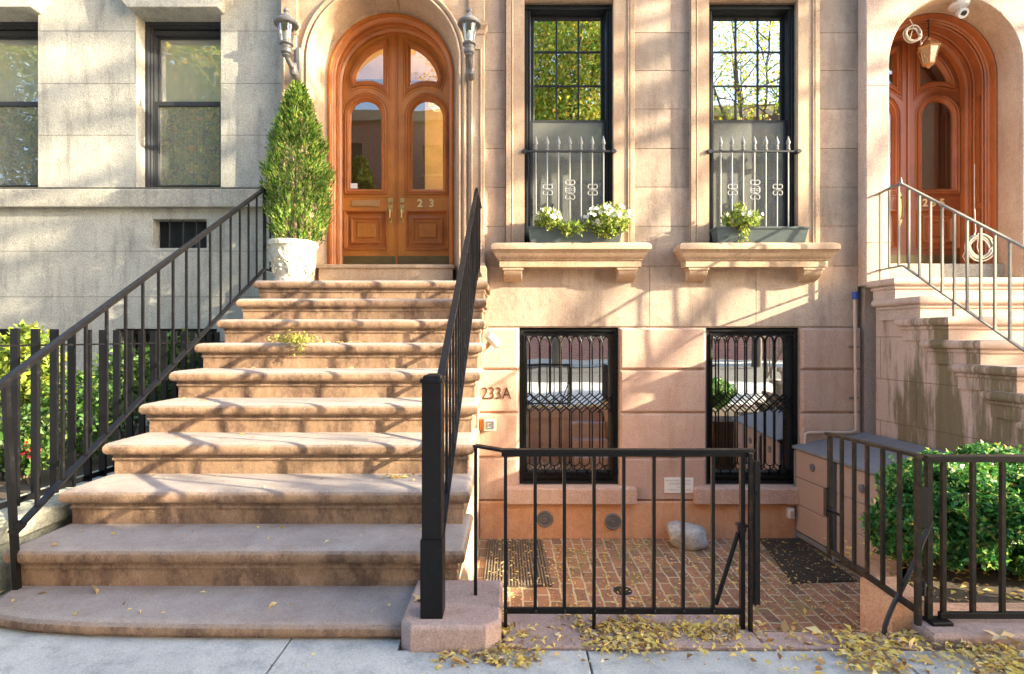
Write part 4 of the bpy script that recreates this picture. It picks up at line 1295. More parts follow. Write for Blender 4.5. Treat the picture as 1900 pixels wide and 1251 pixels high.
m.tube([(PX(1326, 2.3), 2.285, .11), (x1 - .008, 2.285, .42)], .0095, 8)
m.build('brace', M['iron'], fence)
m = MB(); m.box(x1 - .02, x1 + .02, yf - .014, yf + .02, .45, .462); m.disc_y(x1, .44, [(.016, yf - .014), (.02, yf - .006), (.016, yf + .012)], 10)
m.tube([(x1 - .02, yf - .01, .455), (x1 + .02, yf - .01, .455)], .006, 8)
m.build('collar', M['iron'], fence, smooth=0)

gate = base('areaway_gate', 'narrow iron gate standing open inwards beside the green bush', 'gate', (1.62, 2.15, 0))
def G(d): return 1.637 - .07 * (d - 2.13)
ga, gb = 2.13, 2.69
m = MB()
m.bar((G(ga), ga, .782), (G(gb), gb, .772), .03, .014)
m.build('top_rail', M['rusty'], gate, smooth=0)
MB().bar((G(ga), ga, .155), (G(gb), gb, .19), .016, .024).build('bottom_rail', M['rusty'], gate, smooth=0)
gd = [(1540, 0), (1562, 0), (1585, 0), (1609, 0), (1638, 0), (1669, 0), (1703, 0)]
for i, (px, _) in enumerate(gd):
    # solve for depth on the gate line
    lo, hi = 2.0, 2.9
    for _k in range(40):
        md_ = (lo + hi) / 2
        if CX0 + G(md_) * FPX / md_ > px: lo = md_
        else: hi = md_
    d = lo
    e = i in (0, 6)
    MB().bar((G(d), d, .10 if i == 6 else .165), (G(d), d, .775), .019 if e else .014).build('bar', M['rusty'], gate, smooth=0)
m = MB(); m.box(G(2.14) - .012, G(2.14) + .018, 2.112, 2.13, .50, .66); m.build('hinge_strap', M['iron'], gate, smooth=0)
m = MB(); m.box(1.575, 1.605, 2.66, 2.675, .40, .412); m.box(1.572, 1.588, 2.655, 2.68, .36, .50); m.tube([(1.58, 2.66, .40), (1.63, 2.62, .375)], .007, 6)
m.build('latch', M['iron'], gate, smooth=0)

pf = base('planter_fence', 'low black iron fence in front of the green bush at the right edge', 'fence', (2.0, 2.238, 0))
yp = 2.238
m = MB(); m.bar((1.735, yp, .755), (3.6, yp, .755), .04, .014); m.bar((1.735, yp, .741), (3.6, yp, .741), .02, .016); m.build('top_rail', M['iron'], pf, smooth=0, bevel=.002)
MB().bar((1.80, yp, .088), (3.6, yp, .088), .018, .026).build('bottom_rail', M['iron'], pf, smooth=0, bevel=.002)
for i in range(12):
    x = PX(1750, yp) + .1245 * i
    MB().bar((x, yp, .08), (x, yp, .735), .0165).build('bar', M['rusty'], pf, smooth=0)
MB().bar((PX(1723, yp), yp, .0), (PX(1723, yp), yp, .75), .021).build('end_post', M['rusty'], pf, smooth=0)
MB().box(PX(1731, 2.2), PX(1771, 2.2), 2.20, 2.26, .005, .075).build('post_foot', M['iron'], pf, smooth=0, bevel=.004)
m = MB(); xh = PX(1712, 2.2)
for z in (.60, .22): 
    m.tube([(xh - .022, 2.19, z), (xh + .03, 2.225, z)], .008, 6); m.tube([(xh, 2.2, z - .03), (xh, 2.2, z + .03)], .011, 8)
m.build('hinge', M['rusty'], pf)

# planter: orange side wall, soil
pl = base('planter_wall', 'orange stucco retaining wall under the open gate at the right', 'wall', (1.62, 2.3, 0))
m = MB()
m.loft([(1.62, 2.262), (1.78, 2.262), (1.80, 2.47), (1.62, 2.47)], [(0, ZF), (0, .138), (-.008, .148)])
m.build('stucco_end', M['plinth'], pl, smooth=0)
m = MB(); m.loft([(1.80, 2.302), (3.55, 2.302), (3.55, 2.40), (1.80, 2.40)], [(0, ZF), (0, .055), (-.006, .062)])
m.loft([(1.64, 2.471), (1.80, 2.471), (2.95, 4.0), (2.75, 4.05)], [(0, ZF), (0, .02), (-.006, .03)])
m.build('rear_wall', M['plinth'], pl, smooth=0)
struct(MB().prism_z([(1.79, 2.35), (5.0, 2.35), (4.05, 4.05), (2.9, 4.02)], ZF, .045).build('planter_soil', M['soil'], smooth=0))
t = MB(); t.tube([(PX(x_, 2.235), 2.235, PZ(y_, 2.235)) for x_, y_ in ((1728, 965), (1712, 1005), (1690, 1058), (1672, 1095), (1658, 1122), (1648, 1145), (1642, 1162), (1640, 1182))], .0095, 8)
tag(t.build('hose', M['black']), 'black curved hose running down behind the open gate over the orange wall', 'hose')

# bush in the planter
bx, bd = 2.62, 2.95
t = base('bush', 'dense glossy green bush behind the black fence at the right edge', 'bush', (2.5, 2.95, .045))
m = MB()
for k in range(34):
    a = rng.uniform(0, 2 * PI); rr_ = rng.uniform(.1, .42); h = rng.uniform(.25, .52)
    m.tube([(2.45 + rng.uniform(-.06, .06), 2.85 + rng.uniform(-.04, .04), .02), (2.45 + .4 * rr_ * math.cos(a), 2.85 + .3 * rr_ * math.sin(a), .2), (2.45 + rr_ * math.cos(a) * 1.3, 2.85 + rr_ * math.sin(a), h)], [.012, .009, .004], 6)
m.build('stems', M['bark'], t)
P = []
lobes = [((2.20, 2.78, .62), (.24, .22, .22)), ((2.02, 2.74, .40), (.17, .2, .22)), ((2.42, 2.72, .50), (.26, .22, .28)), ((2.70, 2.75, .56), (.30, .25, .26)), ((2.95, 2.85, .48), (.32, .3, .36)), ((2.75, 2.70, .34), (.30, .22, .24)),
         ((3.3, 2.9, .5), (.35, .3, .34)), ((2.45, 3.0, .60), (.35, .28, .26)), ((2.9, 3.1, .62), (.4, .3, .26)), ((2.28, 2.70, .26), (.17, .16, .16)), ((2.6, 2.68, .24), (.2, .16, .14))]
for c, r in lobes:
    c = (c[0], c[1], .05 + (c[2] - .05) * .66); r = (r[0], r[1], r[2] * .66)
    P.append(blob_pts(int(12500 * (r[0] * r[2]) / .045), c, r, .45))
P = np.concatenate(P)
P = P[P[:, 2] > .10 + .08 * np.sin(P[:, 0] * 9)]
keep = np.array([mn0.noise(Vector(p * 7.5)) + .5 * mn0.noise(Vector(p * 17)) > -.16 for p in P])
P = P[keep]
P = P + np.array([[mn0.noise(Vector(p * 6)) * .05, mn0.noise(Vector(p * 6 + 9)) * .05, mn0.noise(Vector(p * 5 + 4)) * .075] for p in P])
sp_ = []
for k in range(130):
    q = P[rng.integers(len(P))]; dd = np.array([rng.normal() * .5, -.5 + rng.normal() * .4, .9]); dd /= np.linalg.norm(dd)
    for j in range(9): sp_.append(q + dd * (.012 * j) + rng.normal(size=3) * .006)
P = np.concatenate([P, np.array(sp_)])
leaf_mesh('foliage', M['bush'], P, .029, t, .55, up=(0, -.35, .15), fold=.5)
m = MB()
# fallen debris of leaves is with the leaf litter below

# ------------------------------------------------------------------ storage box
def BXl(d): return 3.02 + .1015 * (5.66 - d)
def WXl(d): return 3.76 + .1015 * (5.70 - d)
t = base('storage_box', 'long taupe storage box with grey lid between the window and the stained wall', 'storage box', (3.3, 4.9, ZF))
d0, d1 = 4.05, 5.655
def lidz(s): return .075 + .145 * s     # s=0 front edge, 1 at the wall
nb = 3
secs = [(5.655, 5.12), (5.04, 4.46), (4.42, 4.05)]
for (da, db) in secs:
    for k in range(nb):
        za = ZF + .10 + k * .285; zb = za + .280
        m = MB()
        vs = []
        for d_ in (da, db):
            for dx in (0, .02):
                for z_ in (za, zb): vs.append((BXl(d_) + dx, d_, z_))
        m.add(vs, [(0, 1, 5, 4), (2, 6, 7, 3), (0, 4, 6, 2), (1, 3, 7, 5), (0, 2, 3, 1), (4, 5, 7, 6)])
        m.build('front_board', M['boxpanel'], t, smooth=0, bevel=.003)
m = MB()
for d_ in (5.66, 5.08, 4.44, 4.03):
    m.bar((BXl(d_) + .012, d_, ZF), (BXl(d_) + .012, d_, .05), .036)
    m.bar((WXl(d_) - .05, d_, ZF), (WXl(d_) - .05, d_, .18), .036)
m.bar((BXl(5.66) + .018, 5.66, ZF + .06), (BXl(4.03) + .018, 4.03, ZF + .06), .03, .05)
m.build('box_frame', M['lid'], t, smooth=0)
m = MB()
m.add([(BXl(4.03), 4.03, ZF + .06), (WXl(4.03) - .03, 4.03, ZF + .06), (WXl(4.03) - .03, 4.03, .2), (BXl(4.03), 4.03, .07)], [(0, 1, 2, 3)])
m.build('end_panel', M['boxpanel'], t, smooth=0)
m = MB()
vs = []
for d_ in (5.67, 4.0):
    for (x, s) in ((BXl(d_) - .03, 0), (WXl(d_) - .012, 1)):
        vs += [(x, d_, lidz(s)), (x, d_, lidz(s) + .028)]
m.add(vs, [(0, 2, 3, 1), (4, 5, 7, 6), (0, 1, 5, 4), (2, 6, 7, 3), (1, 3, 7, 5), (0, 4, 6, 2)])
m.build('lid', M['lid'], t, smooth=0, bevel=.003)
for px, py in ((1508, 868), (1600, 907)):
    lo, hi = 4.0, 5.66
    for _k in range(40):
        md_ = (lo + hi) / 2
        if CX0 + BXl(md_) * FPX / md_ > px: lo = md_
        else: hi = md_
    d = lo; z = PZ(py, d)
    m = MB(); m.tube([(BXl(d) - .012, d, z), (BXl(d) + .002, d, z)], .04, 20); m.tube([(BXl(d) - .016, d, z), (BXl(d) - .008, d, z)], .022, 16)
    m.build('round_lock', M['lampmetal'], t, smooth=35)
m = MB(); m.bar((BXl(5.08) - .012, 5.08, ZF + .12), (BXl(5.08) - .012, 5.08, .04), .03, .04); m.build('door_jamb', M['lampmetal'], t, smooth=0)

# white conduit on the corner
t = base('conduit_pipe', 'thin pale vertical pipe with a blue cap beside the right-hand stoop', 'pipe', (3.66, 5.64, .25))
m = MB(); m.tube([(3.655, 5.64, .26), (3.64, 5.64, 1.72)], .016, 10); m.tube([(3.655, 5.64, .27), (3.60, 5.64, .245), (3.15, 5.64, .245), (3.115, 5.64, .23), (3.11, 5.64, .12)], .016, 10)
m.build('pipe_run', M['pipe'], t, smooth=50)
MB().tube([(3.64, 5.63, 1.66), (3.64, 5.63, 1.74)], .028, 10).build('pipe_cap', M['blue'], t, smooth=40)
m = MB(); m.box(3.60, 3.69, 5.652, 5.672, 1.145, 1.165); m.box(3.60, 3.69, 5.652, 5.672, .60, .62); m.build('clip', M['lampmetal'], t, smooth=0)
t = base('outlet_box', 'small pale electrical box on the wall at the foot of the storage box', 'outlet box', (PX(1466, 5.63), 5.63, PZ(955, 5.63)))
x, z = PX(1467, 5.63), PZ(952, 5.63)
MB().box(x - .03, x + .03, 5.60, 5.665, z - .055, z + .055).build('cover', M['white'], t, smooth=0, bevel=.006)
MB().box(x - .02, x + .02, 5.592, 5.601, z - .035, z + .035).build('flap', M['pipe'], t, smooth=0, bevel=.003)

# mats, boulder, drain
def mat_obj(name, pts, label, ribs, grid):
    t = base(name, label, 'mat', ((pts[0][0] + pts[2][0]) / 2, (pts[0][1] + pts[2][1]) / 2, ZF))
    MB().prism_z(pts, ZF + .001, ZF + .012).build('backing', M['rubber'], t, smooth=0)
    A, B, C_, D = [Vector(p) for p in pts]   # near-left, near-right, far-right, far-left
    m = MB()
    for k in range(ribs):
        s = (k + .5) / ribs
        a = A.lerp(B, s); b = D.lerp(C_, s)
        m.bar((a.x, a.y, ZF + .016), (b.x, b.y, ZF + .016), .012 if not grid else .008, .012)
    if grid:
        for k in range(grid):
            s = (k + .5) / grid
            a = A.lerp(D, s); b = B.lerp(C_, s)
            m.bar((a.x, a.y, ZF + .017), (b.x, b.y, ZF + .017), .009, .010)
    m.build('ribs', M['rubber'] if grid else M['ribs'], t, smooth=0)
mat_obj('door_mat', [(-.255, 4.55), (.345, 4.57), (.315, 5.60), (-.255, 5.60)], 'ribbed brown rubber mat at the left of the brick areaway', 22, 0)
mat_obj('grid_mat', [(2.44, 4.62), (3.03, 4.66), (3.01, 5.62), (2.62, 5.62)], 'black perforated rubber mat beside the storage box', 22, 34)
t = base('boulder', 'rounded pale grey boulder against the basement wall', 'boulder', (1.78, 5.42, ZF))
m = MB()
import bmesh
bm = bmesh.new(); bmesh.ops.create_icosphere(bm, subdivisions=4, radius=1)
from mathutils import noise as mn
for v in bm.verts:
    p = v.co.copy(); k = 1 + .22 * mn.noise(p * 1.3 + Vector((3, 1, 2))) + .09 * abs(mn.noise(p * 3)) + .03 * mn.noise(p * 9)
    q = Vector((max(-.82, min(.82, p.x)), p.y, max(-.7, min(.72, p.z)))) * k
    v.co = Vector((1.795 + q.x * .205, 5.46 + q.y * .16, ZF + .105 + q.z * .155 - q.x * .012))
m.add([v.co[:] for v in bm.verts], [tuple(x.index for x in f.verts) for f in bm.faces]); bm.free()
m.build('rock', M['boulder'], t, smooth=60)
t = base('floor_drain', 'small dark square drain cover set in the brick paving', 'drain cover', (.935, 4.49, ZF))
m = MB(); m.box(.84, 1.03, 4.39, 4.58, ZF, ZF + .005); m.build('plate', M['block'], t, smooth=0)
m = MB()
for k in range(5): m.box(.87 + .028 * k, .882 + .028 * k, 4.43, 4.54, ZF + .004, ZF + .008)
m.lathe(.935, 4.485, [(.078, ZF + .0052), (.078, ZF + .009), (.066, ZF + .009), (.066, ZF + .0053)], 24)
m.build('grate', M['black'], t, smooth=0)

# ------------------------------------------------------------------ the right-hand house and stoop
FR = 5.57
rh = base('neighbour_brownstone', 'pale brownstone house at the right edge with a deep arched red-brown door', 'house', (4.7, FR, ZF))
RX, RZS, RRAD = 4.66, 4.14, .70
m = MB()
xr0, xr1 = XR, 8.5
def arc_pts(cx, zs, r, a0, a1, n): return [(cx + r * math.cos(a0 + (a1 - a0) * k / n), zs + r * math.sin(a0 + (a1 - a0) * k / n)) for k in range(n + 1)]
m.holed([(xr0, 1.8), (RX - RRAD, 1.8)] + arc_pts(RX, RZS, RRAD, PI, 0, 40) + [(RX + RRAD, 1.8), (xr1, 1.8), (xr1, 6.9), (xr0, 6.9)], [], FR, FR + .30)
m.build('wall', M['rstone'], rh, smooth=0, bevel=.012)
m = MB(); m.box(xr0 + .06, xr1, F - .02, F + .3, ZF, 1.8); m.build('lower_wall', M['rstone'], rh, smooth=0)
# incised joints of the wall: thin dark mortar lines
m = MB()
def lj(x0, x1, z): m.box(x0, x1, FR - .0015, FR + .004, z - .0025, z + .0025)
for z in (2.25, 3.90, 5.0): 
    lj(xr0 + .01, RX - RRAD - .02 if z < 4.8 else xr1, z)
    if z < 4.8: lj(RX + RRAD + .02, xr1, z)
m.build('joint', M['numeral'], rh, smooth=0)
# stone reveal
m = MB(); m.arch(RX, RZS, 1.8, [(RRAD + .001, FR + .004), (RRAD - .004, FR + .02), (RRAD - .004, FR + .30), (RRAD - .03, FR + .30)], 48); m.build('stone_reveal', M['trim'], rh, smooth=40)
m = MB(); m.add([(RX - .33, FR + .02, RZS + .60), (RX - .29, FR + .02, RZS + .58), (RX - .29, FR + .29, RZS + .60), (RX - .33, FR + .29, RZS + .62)], [(0, 1, 2, 3)])
entrance(rh, RX, RZS, 2.06, FR + .30, FR + .68, .70, M['redwood'], M['redwood2'], left_w=1, kick=True, slot=False,
         numsR=[('2', -.19, M['goldnum']), ('3', -.09, M['goldnum']), ('5', .01, M['goldnum'])])
# panelled wooden jamb
m = MB()
for z0, z1 in ((2.12, 2.72), (2.80, 4.0)):
    for sx in (-1, 1):
        xx = RX + sx * (.70 - .053)
        y0, y1 = FR + .46, FR + .58
        m.bar((xx, y0, z0), (xx, y1, z0), .012); m.bar((xx, y0, z1), (xx, y1, z1), .012); m.bar((xx, y0, z0), (xx, y0, z1), .012); m.bar((xx, y1, z0), (xx, y1, z1), .012)
m.build('jamb_panel', M['redwood'], rh, smooth=0)
MB().loft([(RX - .70, FR + .20), (RX + .70, FR + .20), (RX + .70, FR + .72), (RX - .70, FR + .72)], [(-.002, 1.84), (-.002, 2.05), (-.008, 2.058)]).build('door_sill', M['greyband'], rh, smooth=0)
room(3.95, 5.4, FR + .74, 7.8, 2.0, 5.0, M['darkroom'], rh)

rs = base('neighbour_stoop', 'right-hand brownstone steps with olive water stains down the side wall', 'front steps', (4.6, 4.2, ZF))
def rdn(n): return 5.232 - .287 * (n - 1)
def rzn(n): return 1.85 - .205 * (n - 1)
def RXl(d): return 4.34 - .1015 * d
XRR = 6.05
for n in range(1, 10):
    r = rdn(n) + .04
    back = min(r + .50, FR - .003) if n > 1 else FR + .24
    pts = [(RXl(r) , r), (XRR, r), (XRR, back), (RXl(back), back)]
    if n == 1:
        pts = [(RXl(r), r), (XRR, r), (XRR, FR - .003), (RX + .69, FR - .003), (RX + .69, back), (RX - .69, back), (RX - .69, FR - .003), (RXl(FR), FR - .003)]
    m = MB()
    m.loft(pts, [(-.006, rzn(n) - .215), (-.006, rzn(n) - .114)] + [(o * (.5 if n == 1 and 0 else 1), rzn(n) + z) for o, z in NOSE] if n > 1 else [(-.006, rzn(n) - .215), (-.006, rzn(n) - .114)] + [(o, rzn(n) + z) for o, z in NOSE])
    m.build('step', M['rstone'] if n < 3 else M['stainblock'], rs, smooth=38)
# side wall under the steps, slanted in plan
m = MB()
for n in range(1, 10):
    y0 = rdn(n) + .052
    y1 = rdn(n - 1) + .052 if n > 1 else FR - .02
    zt = rzn(n) - .20
    x0a, x1a = RXl(y0) + .028, RXl(y1) + .028
    m.add([(x0a, y0, ZF), (XRR - .05, y0, ZF), (XRR - .05, y1, ZF), (x1a, y1, ZF), (x0a, y0, zt), (XRR - .05, y0, zt), (XRR - .05, y1, zt), (x1a, y1, zt)],
          [(0, 3, 2, 1), (4, 5, 6, 7), (0, 1, 5, 4), (2, 3, 7, 6), (3, 0, 4, 7), (1, 2, 6, 5)])
m.build('side_wall', M['stained'], rs, smooth=0)

t = base('stair_railing', 'pale silvery railing with its peak in front of the red-brown door, on the right-hand stoop', 'stair railing', (4.0, 4.4, 1.0))
def RR(d): return 3.80 + .1015 * (5.19 - d)
TR = lambda d: 2.765 + .724 * (d - 5.19)
LR = lambda d: 1.955 + .724 * (d - 5.16)
m = MB()
m.bar((RR(5.19), 5.19, TR(5.19)), (RR(3.3), 3.3, TR(3.3)), .034, .014)
m.bar((RR(5.19) + .0, 5.19, 2.765), (3.83, FR, 2.755), .034, .014)
m.tube([(RR(5.19), 5.19, 2.74), (RR(5.19), 5.19, 2.82)], [.022, .006], 8)
m.build('handrail', M['greyiron'], t, smooth=0)
m = MB()
m.bar((RR(5.16), 5.16, LR(5.16)), (RR(3.3), 3.3, LR(3.3)), .03, .013)
m.bar((RR(5.16), 5.16, 1.955), (3.83, FR, 1.955), .03, .013)
m.build('lower_rail', M['greyiron'], t, smooth=0)
d = 5.095
while d > 3.3:
    k_ = max(0, LR(d))
    MB().bar((RR(d), d, LR(d) - (.0)), (RR(d), d, TR(d)), .017).build('baluster', M['greyiron'], t, smooth=0)
    d -= .1165
for d, lo in ((5.22, 1.95), (5.37, 1.95), (5.52, 1.85)):
    MB().bar((3.80 + (d - 5.19) * .08, d, lo), (3.80 + (d - 5.19) * .08, d, 2.75), .017).build('baluster', M['greyiron'], t, smooth=0)
for d in (4.63, 3.5):
    MB().bar((RR(d), d, rzn(3) if d > 4 else rzn(7)), (RR(d), d, LR(d)), .02).build('support_post', M['greyiron'], t, smooth=0)

# lantern, cable coils and floodlight in the right-hand doorway
lx, ly, lz = PX(1723, 5.92), 5.92, PZ(97, 5.92)
t = base('hanging_lantern', 'small six-sided metal lantern hanging in the red-brown arched doorway', 'lantern', (lx, ly, lz))
m = MB(); m.lathe(lx, ly, [(.012, lz - .155), (.05, lz - .14), (.055, lz - .13), (.098, lz + .03), (.104, lz + .035)], 6); m.build('glass_body', M['lampglass'], t, smooth=0)
m = MB()
for k in range(6):
    a = 2 * PI * k / 6
    m.bar((lx + .056 * math.cos(a), ly + .056 * math.sin(a), lz - .13), (lx + .102 * math.cos(a), ly + .102 * math.sin(a), lz + .035), .009)
m.lathe(lx, ly, [(.11, lz + .03), (.118, lz + .042), (.05, lz + .10), (.03, lz + .12), (.012, lz + .13), (.02, lz + .15), (.01, lz + .165)], 6)
m.lathe(lx, ly, [(.01, lz - .18), (.02, lz - .165), (.06, lz - .14), (.062, lz - .128)], 6)
m.build('lantern_frame', M['slot'], t, smooth=0)
m = MB(); m.tube([(lx, ly, lz + .16), (lx, ly, RZS + .66)], .005, 6)
for k in range(5): m.lathe(lx, ly, [(.009, lz + .18 + .04 * k), (.011, lz + .19 + .04 * k), (.009, lz + .2 + .04 * k)], 8)
m.build('chain', M['numeral'], t)
def coil(cx, cy, cz, r, n, label, tail, rad=.006):
    t = base('cable_coil', label, 'cable coil', (cx, cy, cz), 'coiled white cables at the right-hand door')
    m = MB(); pts = []
    for k in range(n * 26):
        a = 2 * PI * k / 26
        j = k // 26
        rr_ = r * (1 - .055 * ((j * 3) % 7)) + .006 * math.sin(a * 2 + j * 1.7)
        pts.append((cx + rr_ * math.cos(a) * 1.02 + .006 * math.sin(j * 2), cy - .006 * (j % 4) + .004 * math.sin(a * 3), cz + rr_ * math.sin(a) * .92 + .008 * math.cos(j * 2.3)))
    m.tube(pts, rad, 6)
    m.build('loops', M['whitecable'], t, smooth=60)
    m = MB()
    for tl in tail: m.tube(tl, rad * .75, 6)
    m.build('loose_end', M['whitecable'], t, smooth=60)
cx, cz = PX(1809, 5.55), PZ(461, 5.55)
coil(cx, 5.50, cz, .145, 8, 'large coil of white cable hanging low beside the red-brown door',
     [[(PX(1808, 5.75), 5.75, PZ(305, 5.75)), (PX(1808, 5.72), 5.72, PZ(380, 5.72)), (PX(1807, 5.6), 5.58, PZ(430, 5.6)), (PX(1806, 5.5), 5.50, PZ(440, 5.5))], [(cx - .14, 5.5, cz - .03), (cx - .17, 5.5, cz - .09), (cx - .12, 5.5, cz - .18), (cx - .12, 5.49, cz - .22)],
      [(cx - .02, 5.49, cz + .15), (cx - .03, 5.49, cz), (cx + .01, 5.49, cz - .14)]])
cx, cz = PX(1693, 5.65), PZ(65, 5.65)
coil(cx, 5.65, cz, .095, 4, 'small coil of white cable hanging under the top of the right-hand stone arch',
     [[(cx - .02, 5.66, cz + .17), (cx - .01, 5.65, cz + .13), (cx + .01, 5.65, cz + .09), (cx - .03, 5.65, cz - .05)], [(cx + .09, 5.65, cz - .04), (cx + .14, 5.72, cz - .07), (lx - .03, ly - .01, lz + .17)]], .007)
sx_, sd_ = PX(1779, 5.68), 5.68
sz_ = RZS + math.sqrt(.696 ** 2 - (sx_ - RX) ** 2)
t = base('floodlight', 'white round security floodlight on the underside of the right-hand stone arch', 'floodlight', (sx_, sd_, sz_))
m = MB(); m.lathe(sx_, sd_, [(.09, sz_ + .01), (.10, sz_ - .015), (.085, sz_ - .04), (.03, sz_ - .055)], 24); m.build('mounting_plate', M['white'], t, smooth=40)
m = MB(); m.tube([(sx_, sd_, sz_ - .03), (sx_ + .01, sd_ - .01, sz_ - .09), (sx_ + .012, sd_ - .015, sz_ - .10)], .022, 10)
m.tube([(sx_ + .012, sd_ + .02, sz_ - .085), (sx_ + .008, sd_ - .04, sz_ - .125), (sx_ + .006, sd_ - .055, sz_ - .135)], [.035, .05, .05], 16); m.build('lamp_head', M['white'], t, smooth=40)
m = MB(); m.tube([(sx_ + .006, sd_ - .0555, sz_ - .1355), (sx_ + .0055, sd_ - .058, sz_ - .138)], .028, 14); m.build('lens', M['black'], t)

# ------------------------------------------------------------------ the grey house on the left
FG = 5.75
gh = base('grey_limestone_house', 'weathered grey stone house with tall sash windows at the left edge', 'house', (-5, FG, .3))
GW1 = (-4.066, -3.158); GW0 = (-6.045, -5.137)
GZ0, GZ1 = 2.872, 4.752
vent = rect(-3.894, -3.31, 2.225, 2.535)
gb1 = rect(-4.30, -3.20, .45, 1.350); gb0 = rect(-6.2, -5.12, .45, 1.350)
m = MB()
m.holed(rect(-9, XL, -.1, 6.9), [rect(*GW1, GZ0, GZ1), rect(*GW0, GZ0, GZ1), vent, gb1, gb0], FG, FG + .32)
m.build('wall', M['grey'], gh, smooth=0, bevel=.008)
m = MB()
def gj(x0, x1, z): m.box(x0, x1, FG - .0012, FG + .004, z - .003, z + .003)
for z in (4.574, 4.006, 3.446):
    gj(GW1[1] + .01, XL - .01, z); gj(GW0[1] + .01, GW1[0] - .02, z); gj(-9, GW0[0] - .01, z)
for z in (2.19, 1.695): gj(-9, XL - .01, z)
m.box(-4.085, -4.079, FG - .0012, FG + .004, 4.006, 4.574)
m.build('joint', M['darkjoint'], gh, smooth=0)
m = MB(); m.loft([(-9, FG - .075), (XL - .005, FG - .075), (XL - .005, FG + .02), (-9, FG + .02)], [(-.005, 2.652), (0, 2.66), (0, 2.835), (-.01, 2.845), (-.075, 2.868)])
m.build('sill_band', M['greyband'], gh, smooth=0)
def hood(x0, x1):
    m = MB()
    pts = [(x0 - .01, GZ1 + .002), (x1 + .04, GZ1 + .002), (x1 + .13, GZ1 + .10), (x1 + .20, GZ1 + .45), (x0 - .17, GZ1 + .45), (x0 - .10, GZ1 + .10)]
    m.holed(pts, [], FG - .13, FG + .02)
    h = m.build('window_hood', M['grey'], gh, smooth=0, bevel=.01)
    m = MB(); m.loft([(x0 - .2, FG - .15), (x1 + .22, FG - .15), (x1 + .22, FG + .02), (x0 - .2, FG + .02)], [(0, GZ1 + .451), (.03, GZ1 + .50), (.05, GZ1 + .54)]); m.build('hood_cornice', M['grey'], h, smooth=0)
hood(*GW1); hood(*GW0)
def gwin(wx):
    x0, x1 = wx; yf = FG + .13
    w = MB()
    w.frame(rect(x0 + .002, x1 - .002, GZ0, GZ1 - .002), [(0, yf + .12), (0, yf), (.03, yf), (.035, yf + .025), (.05, yf + .025), (.055, yf + .05), (.07, yf + .05), (.075, yf + .12)])
    w.box(x0 + .07, x1 - .07, yf + .05, yf + .12, GZ1 - .12, GZ1 - .06)
    fr = w.build('window', M['frameblk2'], gh, smooth=0)
    a, b = x0 + .065, x1 - .065; zm = PZ(194, 5.95)
    s = MB(); s.frame(rect(a, b, zm - .02, GZ1 - .10), [(0, yf + .13), (0, yf + .10), (.032, yf + .10), (.036, yf + .13)])
    sa = s.build('upper_sash', M['frameblk2'], fr, smooth=0)
    MB().box(a + .02, b - .02, yf + .118, yf + .122, zm, GZ1 - .12).build('pane', M['glass2'], sa, smooth=0)
    s = MB(); s.frame(rect(a, b, GZ0 + .02, zm + .025), [(0, yf + .09), (0, yf + .055), (.045, yf + .055), (.05, yf + .09)])
    s.box(a + .02, b - .02, yf + .05, yf + .09, GZ0 + .03, GZ0 + .085)
    sa = s.build('lower_sash', M['frameblk2'], fr, smooth=0)
    MB().box(a + .03, b - .03, yf + .075, yf + .079, GZ0 + .05, zm).build('pane', M['glass3'], sa, smooth=0)
    MB().box(a + .03, b - .03, yf + .081, yf + .0815, GZ0 + .05, zm).build('insect_screen', M['screen'], sa, smooth=0)
M['glass2'] = hazy('hazy_window_glass', 0.6, 0.42)
M['glass3'] = hazy('lower_sash_glass', 0.25, 0.14)  # lower panes reflect less and carry a thinner pale film
gwin(GW1); gwin(GW0)
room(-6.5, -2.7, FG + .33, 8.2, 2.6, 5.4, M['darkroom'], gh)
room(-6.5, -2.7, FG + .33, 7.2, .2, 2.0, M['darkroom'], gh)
m = MB(); m.box(-3.894, -3.31, FG + .12, FG + .13, 2.225, 2.535); m.build('vent_backing', M['frameblk'], gh, smooth=0)
m = MB()
for x in (-3.75, -3.60, -3.455): m.bar((x, FG + .07, 2.225), (x, FG + .07, 2.535), .014)
m.build('vent_bars', M['frameblk2'], gh, smooth=0)
m = MB()
for bx_ in (gb1, gb0):
    m = MB()
    x0, x1 = bx_[0][0], bx_[1][0]
    m.frame(rect(x0 + .01, x1 - .01, .45, 1.345), [(0, FG + .20), (0, FG + .12), (.05, FG + .12), (.05, FG + .2)])
    m.box((x0 + x1) / 2 - .02, (x0 + x1) / 2 + .02, FG + .13, FG + .18, .46, 1.33)
    m.build('cellar_window', M['frameblk'], gh, smooth=0)
# curtain strip in the grey window
m = MB()
n = 16
for k in range(n):
    x = GW1[0] + .16 + .30 * k / n
    m.box(x, x + .30 / n * .9, 6.14 + .015 * (k % 2), 6.15 + .015 * (k % 2), GZ0 + .05, 3.86)
m.build('curtain', M['interior'], gh, smooth=0)

